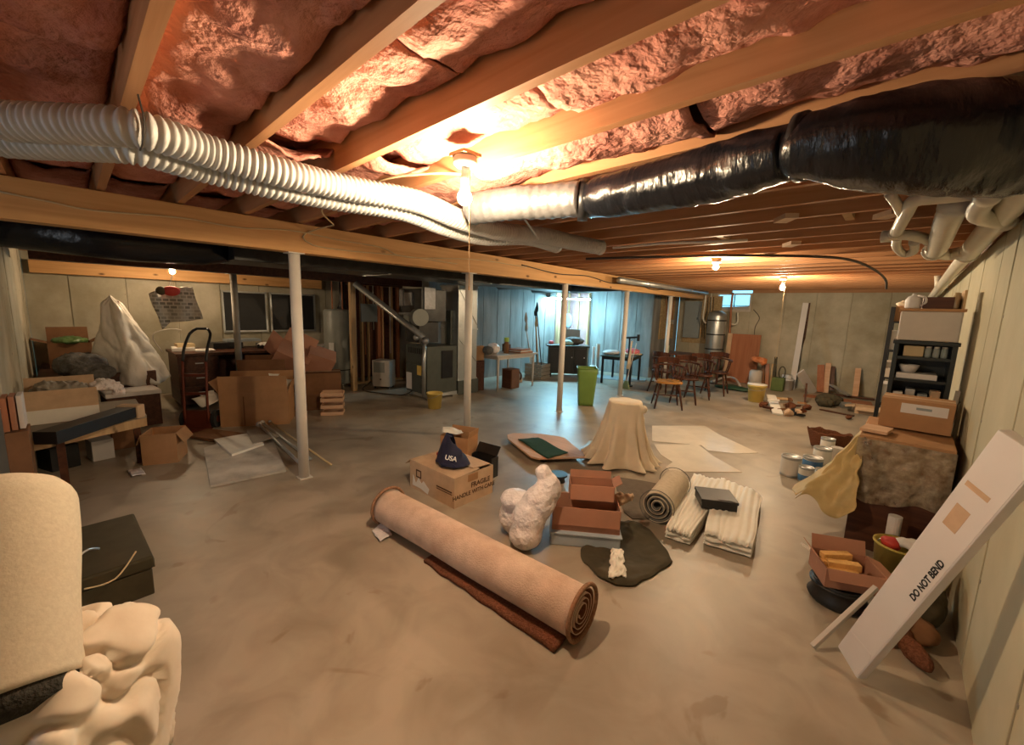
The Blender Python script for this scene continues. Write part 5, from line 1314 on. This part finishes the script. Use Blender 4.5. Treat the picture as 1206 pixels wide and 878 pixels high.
MB().box((-.14,.1,1.05),(.04,1.6,1.9)).build('dark_sheathing', M_dark, t)
single('front_stud', MB().box((-7.35,3.56,1.0),(.09,.09,2.0)), M_stud, 'single upright timber in front of the stud partition, by the water heater', 'stud', (-7.35,3.56,0), bev=.003)
single('far_bench', MB().box((-8.62,3.42,.365),(.5,.8,.73)), M_dark, 'dark red-brown chest left of the water heater with white top edge', 'chest', (-8.62,3.42,0), bev=.006)
single('white_board', MB().box((-8.6,3.42,.75),(.46,.76,.04)), M_wcard, 'white board lying on the dark chest left of the water heater', 'board', (-8.6,3.42,.73))

# ================================================================ LEFT AREA
# dark framed panels on the wall
for k, (y0_, y1_, lb) in enumerate(((1.92,2.62,'dark framed panel on the left wall, just left of the grey post'), (2.70,3.52,'dark framed panel on the left wall, right of the grey post'))):
    t = thing('framed_panel', lb, 'panel', (XL+.03, (y0_+y1_)/2, 1.05), group=None)
    h_ = .72; w_ = y1_-y0_
    MB().box((.0,0,h_/2),(.03,w_,h_)).build('panel', M_black, t)
    for y in (-w_/2, w_/2): MB().box((.01,y,h_/2),(.05,.03,h_+.04)).build('frame_strip', M_galv, t)
    for z in (0, h_): MB().box((.01,0,z),(.05,w_,.03)).build('frame_strip', M_galv, t)
# desk
DK = Vector((-7.95, 1.95, 0))
t = thing('desk', 'large dark reddish desk under the framed panels', 'desk', DK, 0)
MB().box((0,0,.80),(.9,1.9,.04)).build('desktop', M_dark, t, bev=.004)
for y in (-.68,.68):
    MB().box((0,y,.42),(.8,.5,.72)).build('pedestal', M_dark, t, bev=.004)
    for z in (.22,.45,.67):
        dr_ = MB().box((.405,y,z),(.02,.46,.20)).build('drawer', M_dark, t, bev=.003)
        MB().box((.42,y,z),(.015,.10,.015)).build('handle', M_galv, dr_)
MB().box((-.3,0,.5),(.03,1.2,.5)).build('modesty_panel', M_dark, t)
DT = .822
rnd = random.Random(3)
for k, (x, y, s, m, nm, cl, lb) in enumerate(((-.1,-.78,(.35,.28,.05),M_white,'paper_stack','papers','stack of papers at the left end of the dark desk'),(-.15,-.75,(.22,.22,.05),M_cable_y,'yellow_box','box','small yellowish box on the paper stack on the desk'),
   (.1,-.55,(.3,.25,.02),M_white,'white_folder','folder','white folder on the near edge of the desk'),(-.2,-.2,(.3,.42,.10),M_blackm,'tape_deck','electronics','flat black hi-fi box on the desk left of the grey post'),
   (-.25,.05,(.25,.5,.04),M_panelg,'grey_tray','tray','flat grey tray on top of the hi-fi box'),(.0,.35,(.25,.3,.08),M_black,'black_box','box','black box on the desk behind the grey post'),(-.1,.85,(.3,.35,.05),M_wcard,'flat_carton','box','flat white box at the right end of the desk'))):
    z = DT + (.052 if k == 1 else .105 if k == 4 else 0)
    single(nm, MB().box((DK.x+x, DK.y+y, z+s[2]/2), s, Matrix.Rotation(rnd.uniform(-.2,.2),3,'Z')), m, lb, cl, (DK.x+x, DK.y+y, z), bev=.003)
sheet('crumpled_paper', [Vector((-7.8,2.1,DT)),Vector((-7.45,2.15,DT)),Vector((-7.45,2.6,DT)),Vector((-7.8,2.6,DT))], M_white, 'crumpled white paper on the desk right of the grey post', 'paper', z=.03, amp=.09, seed=4)
cable([Vector((-7.9,.9,DT)), Vector((-7.8,.8,1.08)), Vector((-7.75,1.0,1.17)), Vector((-7.7,1.12,1.15))], .008, M_app, 'pale bent wire rising from the left end of the desk', 'wire', 'wire')
# hanging sweater
SWc = atx(208, 360, -7.6)
t = thing('sweater', 'patterned grey knit sweater with a red collar hanging below the bulb', 'sweater', SWc)
ax = Vector((.12, .99, 0)).normalized()
M_knit = bpy.data.materials.new('knit'); M_knit.use_nodes = True
nt = M_knit.node_tree; bs = nt.nodes['Principled BSDF']; bs.inputs['Roughness'].default_value = .95
tc = nt.nodes.new('ShaderNodeTexCoord'); br = nt.nodes.new('ShaderNodeTexBrick'); mpn = nt.nodes.new('ShaderNodeMapping')
mpn.inputs['Rotation'].default_value = (0, PI/2, PI/2)
nt.links.new(tc.outputs['Object'], mpn.inputs[0]); nt.links.new(mpn.outputs[0], br.inputs['Vector'])
br.inputs['Color1'].default_value = (.16,.15,.13,1); br.inputs['Color2'].default_value = (.46,.43,.38,1); br.inputs['Mortar'].default_value = (.50,.47,.42,1)
br.inputs['Scale'].default_value = 9; br.inputs['Mortar Size'].default_value = .07; br.inputs['Brick Width'].default_value = .7; br.inputs['Row Height'].default_value = .45
nt.links.new(br.outputs['Color'], bs.inputs['Base Color'])
OUT = [(176,346),(196,338),(226,337),(231,352),(238,376),(214,378),(201,382),(192,388),(184,370)]
ctr = atx(208,360,-7.6)
def knit(u, v):
    P = [[(176,346),(186,340),(200,342),(214,338),(227,338)],
         [(178,356),(190,354),(204,355),(218,353),(231,352)],
         [(185,371),(195,368),(208,368),(222,366),(235,364)],
         [(191,388),(200,380),(212,379),(224,378),(239,376)]]
    a = u*4; i = min(3, int(a)); fu = a-i; b = v*3; j = min(2, int(b)); fv = b-j
    def L(q): return Vector((P[q][i][0]*(1-fu)+P[q][i+1][0]*fu, P[q][i][1]*(1-fu)+P[q][i+1][1]*fu))
    q = L(j)*(1-fv)+L(j+1)*fv
    w = atx(q.x, q.y, -7.6); w.x += .035*math.sin(u*11+v*2)+.03*math.sin(PI*u)*math.sin(PI*v)+.02*noise.noise(Vector((u*5,v*5,0)))
    return w-ctr
MB().grid(knit, 40, 30).build('knit_body', M_knit, t, smooth=True, solid=.02)
cq = atx(197,342,-7.55)-ctr
MB().ell(cq+Vector((.03,.04,-.01)),(.04,.10,.07),16).build('collar', M_red, t, smooth=True)
MB().ell(cq+Vector((.025,-.07,-.01)),(.04,.06,.06),14).build('collar_trim', M_olive, t, smooth=True)
MB().tube([cq+Vector((0,.02,.05)), cq+Vector((0,.10,.30)), Vector((0,.0,2.26-ctr.z))+Vector((0,cq.y+.1,0))], .006, 6).build('hanger_hook', M_galv, t)
# tarp-covered thing
TC = Vector((-7.75, .45, 0))
t = thing('covered_shape', 'tall peaked thing under a dusty white tarp by the near wall', 'tarp', TC)
def tarp(u, v):
    th = 2*PI*u
    r = .05+.33*v**.9+.05*math.sin(th*5+v*3)*v+.05*noise.noise(Vector((math.cos(th)*2,math.sin(th)*2,v*3)))-.05*max(0,1-abs(noise.noise(Vector((math.cos(th)*2.4,math.sin(th)*2.4,v*4+3)))*5))*v
    if v < .1: r *= v/.1
    x = r*math.cos(th)*.85; y = r*math.sin(th)*1.0+.16*v-.05
    z = 1.60 - 1.02*v**1.05 + .03*abs(noise.noise(Vector((math.cos(th)*6,math.sin(th)*6,v*7)))) + .05*noise.noise(Vector((math.cos(th)*3,math.sin(th)*3,v*2+5)))
    z -= .18*max(0, math.cos(th-.3))*v
    return Vector((x, y, z))
MB().grid(tarp, 90, 40, wrap=True).build('tarp', M_tarpw, t, smooth=True, solid=.004)
MB().box((0,.06,.31),(.5,.52,.60)).build('dark_base', M_dark, t, bev=.01)
MB().cyl((0,.05,.60),(0,0,1.55),.04,n=8).build('inner_post', M_dark, t)
# boxes left of the tarp
t = thing('carton', 'open carton with green plastic in it on the dark bench by the left wall corner', 'box', (-8.3, -.02, .62), 1.6)
carton(t, .42, .4, .34, M_cardd, flaps=[('b', .2, 10), ('r', .2, 60), ('l', .15, 70)])
bagobj('green_plastic', 'green plastic lying in the carton by the left wall corner', [(Vector((-8.45,-.02,.98)),(.2,.18,.06),(0,0,0))], mat('green_film', (.10,.18,.06), .4, bump=.5, bsc=20), 'bag', .016, .03, loc=(-8.45,-.02,.9))
t = thing('dark_bench', 'dark low bench along the near wall under the cartons', 'bench', (-7.6, .02, 0))
MB().box((-.3,-.12,.58),(2.2,.46,.06)).build('top', M_dark, t); 
for x in (-1.3,-.3,.7): MB().box((x,-.12,.28),(.06,.42,.55)).build('support', M_dark, t)
bagobj('dark_clothes', 'dark heap of clothes on the bench left of the tarp', [(Vector((-7.45,.05,.75)),(.45,.25,.14),(0,0,0)),(Vector((-7.0,.15,.70)),(.25,.2,.1),(0,0,0))], M_rug2d, 'clothes', .025, .04, loc=(-7.4,.05,.61))
# red-brown chest with white top between tarp and hand truck
t = thing('low_chest', 'dark red chest with a white-edged lid in front of the tarp', 'chest', (-7.0,.45,0), .1)
MB().box((0,0,.20),(.4,.5,.40)).build('body', M_dark, t, bev=.004); MB().box((.02,0,.43),(.42,.52,.05)).build('lid', M_wcard, t, bev=.004)
# low bench on the near wall with a carton and a dark slab on it
t = thing('low_workbench', 'low board bench along the near wall carrying the carton of junk', 'bench', (-5.5, 0, 0))
MB().prism([(.58,-.35),(.20,.44),(-.75,.44),(-.75,-.35)], .43, .465).build('board', M_postg, t, bev=.003)
MB().bar((.575,-.34,.40),(.20,.43,.40),.03,.08).build('front_rail', M_stud, t)
for x, y in ((.50,-.14),(.20,.36),(-.68,.36),(-.68,-.28)): MB().box((x,y,.21),(.06,.05,.42)).build('leg', M_dark, t)
sa = at(54,524,.47); sb_ = at(150,492,.47)
t = thing('black_slab', 'dark slab lying on the low bench in front of the carton', 'slab', sa)
MB().bar((0,0,.05), sb_-sa+Vector((0,0,.05)), .16, .10).build('panel', M_black, t, bev=.003)
MB().bar(sb_-sa+Vector((0,0,.05)), (sb_-sa)*1.12+Vector((0,0,.05)), .19, .13).build('end_wrap', M_cardl, t, bev=.01)
t = thing('long_carton', 'white-banded open carton filled with junk on the low bench', 'box', (-5.42, -.11, .468), PI/2)
carton(t, .47, .36, .25, M_cardl, flaps=[('f', .05, 10), ('b', .14, 40)])
MB().box((0,-.002,.065),(.465,.003,.125)).build('white_band', M_white, t)
bagobj('junk_bag', 'pale plastic junk heaped in the white-banded carton', [(Vector((-5.60,-.11,.74)),(.13,.19,.07),(0,0,0)),(Vector((-5.55,-.2,.78)),(.08,.08,.05),(0,0,0))], M_postg, 'bag', .012, .035, loc=(-5.6,-.1,.7), dsc=.04)
bagobj('clear_bag', 'shiny clear plastic spilling from the right end of the white-banded carton', [(Vector((-5.58,.17,.76)),(.11,.09,.045),(0,.2,0)),(Vector((-5.58,.27,.70)),(.06,.05,.07),(0,.0,0))], M_bag, 'bag', .012, .03, loc=(-5.58,.17,.7), dsc=.04)
for k, (m, lb) in enumerate(((M_redw, 'red-backed book leftmost against the near wall'), (M_cardp, 'pinkish book beside the red-backed one'), (M_wcard, 'pale book nearest the white-banded carton'))):
    q = aty(19, 502, -.33); q.x += .03*(1-k)
    single('upright_book', MB().box((q.x, -.365+.035*k, q.z+.11), (.20,.028,.24)), m, lb, 'book', (q.x,-.365+.035*k,q.z), bev=.002)
q = aty(19, 502, -.33)
t = thing('book_stand', 'brown box holding the upright books by the near wall', 'box', (q.x,-.325,0))
MB().box((0,0,(q.z-.02)/2),(.26,.11,q.z-.02)).build('body', M_cardd, t, bev=.003)
for k, (x, y, s_, m, lb) in enumerate(((-6.0,.30,(.22,.2,.26),M_cardd,'dark carton under the right end of the low bench'),(-5.7,.10,(.2,.16,.2),M_wcard,'pale box under the middle of the low bench'),(-5.62,-.18,(.24,.2,.22),M_black,'black box under the left of the low bench'))):
    single('under_box', MB().box((x,y,s_[2]/2),s_,Matrix.Rotation(.2*k,3,'Z')), m, lb, 'box', (x,y,0), bev=.003)
# small open carton
m9, rz9, w9 = edge_frame(at(168,549), at(210,545))
t = thing('small_carton', 'small open brown carton on the floor in front of the hand truck', 'box', m9, rz9)
carton(t, w9, .30, .30, M_card, flaps=[('r', .12, 150), ('l', .10, 160)])
sheet('plastic_scrap', [at(150,556), at(166,552), at(172,560), at(156,564)], M_bag, 'wisp of clear plastic on the floor left of the small open carton', 'scrap', amp=.02, n=10)
# hand truck
HT = Vector((-6.25, .98, 0))
t = thing('hand_truck', 'red hand truck with black wheels and a looped black handle', 'hand truck', HT, math.radians(52))
for x in (-.13,.13):
    MB().tube(spline([(x,.0,.08),(x,.02,.5),(x,.05,.85)], .1), .015, 10).build('side_rail', M_redm, t, smooth=True)
    MB().tube(spline([(x,.05,.84),(x*1.0,.10,1.0),(x*.9,.22,1.18),(x*.45,.27,1.24)], .04), .016, 10).build('handle', M_black, t, smooth=True)
    wh_ = MB().cyl((x*1.35-.02,.10,.11),(x*1.35+.02,.10,.11),.11,n=26).build('wheel', M_rubber, t, smooth=False)
    MB().cyl((x*1.35-.026,.10,.11),(x*1.35+.026,.10,.11),.045,n=18).build('hub', M_redm, wh_)
MB().tube([(-.06,.27,1.24),(.06,.27,1.24)], .016, 10).build('handle', M_black, t, smooth=True)
for z in (.22,.45,.68): MB().box((0,.02+.02*z,z),(.26,.012,.035)).build('cross_bar', M_redm, t)
MB().box((0,-.09,.012),(.34,.20,.008)).build('toe_plate', M_redm, t); MB().box((0,.01,.12),(.30,.012,.22)).build('back_plate', M_redm, t)
MB().cyl((-.17,.10,.11),(.17,.10,.11),.010,n=8).build('axle', M_galv, t)
MB().bar((-.13,.04,.18),(-.13,.11,.12),.02,.02).bar((.13,.04,.18),(.13,.11,.12),.02,.02).build('wheel_bracket', M_redm, t)
# pile of big cartons
t = thing('big_carton', 'largest brown carton in the pile behind the floor panels', 'box', (-5.98, 1.55, 0), math.radians(62))
carton(t, .78, .45, .44, M_card, flaps=[('f', .22, 6), ('b', .22, 14), ('l', .18, 35), ('r', .16, 20)])
MB().box((.06,-.004,.54),(.20,.004,.10)).build('label', M_wcard, t)
MB().box((-.12,-.004,.20),(.012,.002,.38)).build('packing_tape', M_cardd, t)
t = thing('big_carton', 'brown carton behind and above the largest one, its flaps up', 'box', (-6.47, 1.80, .0), math.radians(64))
carton(t, .60, .42, .62, M_cardd, flaps=[('f', .20, 20), ('b', .2, 10)])
t = thing('tilted_carton', 'open carton tipped on its side, on the pile left of the first post', 'box', (-6.45, 2.20, .80), math.radians(70))
t.rotation_euler = (math.radians(-58), math.radians(28), math.radians(70))
carton(t, .46, .40, .34, M_cardp, flaps=[('f', .20, 40), ('l', .20, 60), ('r', .2, 50)])
t = thing('tilted_carton', 'second tipped carton, half hidden behind the first white post', 'box', (-6.42, 2.62, .78), math.radians(70))
t.rotation_euler = (math.radians(-62), math.radians(22), math.radians(75))
carton(t, .40, .36, .30, M_cardp, flaps=[('l', .18, 40)])
t = thing('brown_cabinet', 'plain brown carton stack right behind the first white post', 'box', (-6.3, 2.5, 0), math.radians(68))
carton(t, .62, .40, .56, M_cardd, closed=True)
t = thing('wicker_stool', 'small light-brown slatted crate right of the first post', 'crate', (-5.95, 2.55, 0), math.radians(60))
for z in (.03,.13,.23,.31):
    for s in (-1,1): MB().box((0,s*.12,z),(.30,.014,.05)).build('slat', M_tan, t); MB().box((s*.143,0,z),(.014,.23,.05)).build('slat', M_tan, t)
for k, (pts, lb) in enumerate((([(225,470,.35),(252,462,.40),(263,470,.36),(238,480,.32)],'large bent white paper sheet left of the largest carton'),([(234,462,.48),(252,460,.46),(254,466,.44),(236,466,.46)],'narrow white paper strip above the bent sheet'),([(334,446,.50),(346,448,.52),(344,456,.44),(335,462,.42)],'white paper sticking up right of the largest carton'),([(316,440,.62),(330,441,.60),(326,447,.60),(318,447,.60)],'small white paper between the big cartons'))):
    P = [at(*q) for q in pts]; z0 = P[0].z
    if k < 2:   X = -6.2
    else:       X = -6.0
    P = [atx(q[0], q[1], X+.06*(i in (0,1))*-2) for i, q in enumerate(pts)]
    a_, b__, c_, d_ = P; cc_ = (a_+b__+c_+d_)/4
    o = MB().grid(lambda u, v: (a_*(1-u)+b__*u)*(1-v)+(d_*(1-u)+c_*u)*v+Vector((.02*math.sin(u*5),0,.01*math.sin(v*6))), 10, 10).build('paper_sheet', M_white, loc=cc_, smooth=True, solid=.002)
    tag(o, lb, 'paper')
t = thing('plastic_scrap', 'dark flattened carton piece on the floor between hand truck and panels', 'scrap', at(245,518), .5)
MB().box((0,.1,.02),(.55,.3,.03)).build('piece', M_cardd, t)
# white panels on the floor and poles
M_panel = mat('scuffed_panel', (.34,.31,.27), .6, sc=2.5, col2=(.66,.62,.56), spec=.4)
flat('scuffed_board', [(248,575),(337,556),(318,512),(300,510),(240,530)], M_panel, 'large scuffed white panel on the floor left of the first post', 'panel', .02)
P = [at(x,y,.03) for x,y in ((273,537),(311,524),(296,511),(252,519))]
single('white_tile', MB().prism([(p.x,p.y) for p in P], .022, .045), M_white, 'smaller white board lying on the large scuffed panel', 'panel', sum(P, Vector())/4)
P = [at(x,y,.05) for x,y in ((298,523),(330,514),(312,503),(290,508))]
single('grey_board', MB().prism([(p.x,p.y) for p in P], .046, .055), M_postg, 'grey board overlapping the far corner of the white panels', 'board', sum(P, Vector())/4)
for k, (a_, b__, r, m, lb) in enumerate((((305,500,.07),(352,545,.02),.016,M_galv,'nearest metal pole on the floor, ending at the first post'),((309,498,.07),(366,541,.02),.014,M_galv,'second metal pole on the floor passing behind the first post'),((318,497,.06),(390,548,.015),.010,M_cable_y,'thin rod reaching farthest right past the first post'))):
    A_, B_ = at(*a_), at(*b__); t = thing('metal_pole', lb, 'pole', A_)
    MB().tube([Vector((0,0,0)), B_-A_], r, 10).build('tube', m, t, smooth=True)
    MB().ell((0,0,0),(r*2.2,r*2.2,r*2.2),10).build('end_knob', M_app if k < 2 else M_galv, t, smooth=True)
# toolbox
A_, B_ = at(117,716), at(180,700)
m10, rz10, w10 = edge_frame(Vector((-3.42,.16,0)), Vector((-2.80,.16,0)))
t = thing('metal_toolbox', 'olive metal toolbox on the floor by the leaning carpet roll', 'toolbox', (-3.12,-.02,0), math.radians(2))
MB().box((0,0,.075),(.66,.40,.15)).build('body', M_toolbox, t, bev=.006)
MB().box((0,0,.19),(.68,.42,.07)).build('lid', M_toolbox, t, bev=.012)
MB().box((-.25,.212,.15),(.04,.012,.05)).box((.25,.212,.15),(.04,.012,.05)).build('clasp', M_toolbox, t)
MB().tube(spline([(.12,-.09,.225),(.14,-.07,.25),(.10,-.02,.26),(.06,.02,.23)], .02), .006, 6).build('handle', M_galv, t)
cable([at(160,650,.28), at(148,668,.25), at(136,682,.22), at(118,690,.24), at(100,694,.3)], .004, M_cable_y, 'thin cream cord lying on the olive toolbox', 'cord', 'cord')

# ---- leaning roll of carpet with foam backing, sheet over a chair at the bottom left
def pr_w(px, py, dist):
    r = _ray(px, py); return CAM + r*(dist/FPX)
top = pr_w(0, 604, 1.0); bot = pr_w(-6, 828, .86)
axd = (bot-top).normalized()
t = thing('leaning_roll', 'cream foam-backed carpet roll leaning at the lower left corner', 'carpet roll', top)
rr_ = .132
A0 = Vector((0,0,0)); Lr = (bot-top).length
e1 = axd.orthogonal().normalized()
pts = []; rad = []
for k in range(30):
    s = k/29; pts.append(axd*(Lr*1.0*s)); rad.append(rr_*(1+.02*math.sin(s*7)))
# rounded top end, plain lower end
dome = [(-.075,.30),(-.070,.55),(-.055,.78),(-.032,.92),(-.012,.985)]
pts = [axd*d for d, _ in dome]+pts; rad = [rr_*q for _, q in dome]+rad
MB().tube(pts, rad, 48).build('backing', M_rolls, t, smooth=True)
MB().tube([axd*(Lr*1.0), axd*(Lr*1.0+.03), axd*(Lr+.05)], [rr_*.97, rr_*.99, rr_*.70], 48).build('pile_edge', M_pilec, t, smooth=True)
# sheet bunched over something below it
cs = pr_w(60, 818, .98)
t = thing('bunched_sheet', 'stained white cotton sheet bunched over a chair at the bottom left', 'sheet', (cs.x, cs.y, 0))
c0 = Vector((cs.x, cs.y, 0))
def bunch(u, v):
    th = 2*PI*u; ph = v*PI*.62
    d = Vector((math.sin(ph)*math.cos(th), math.sin(ph)*math.sin(th), math.cos(ph)))
    r = .215+.045*noise.noise(d*1.5+Vector((3,1,2)))+.012*math.sin(th*5+3*noise.noise(d*2))*math.sin(ph)-.030*max(0,1-abs(noise.noise(d*2.3+Vector((5,5,1)))*5))
    p = Vector((d.x*r*1.0, d.y*r*1.0, d.z*r*1.0))
    p.z += cs.z-.03
    if v > .8: p.z -= (v-.8)*.7
    return p
MB().grid(bunch, 110, 60, wrap=True).build('cloth', M_creamp, t, smooth=True, solid=.004)
for dx, dy in ((.12,.12),(-.12,.12),(.12,-.12),(-.12,-.12)):
    MB().cyl((dx,dy,0),(dx*.9,dy*.9,cs.z-.12),.02,n=10).build('chair_leg', M_dark, t)
MB().box((0,0,cs.z-.12),(.28,.28,.03)).build('chair_seat', M_dark, t, bev=.01)
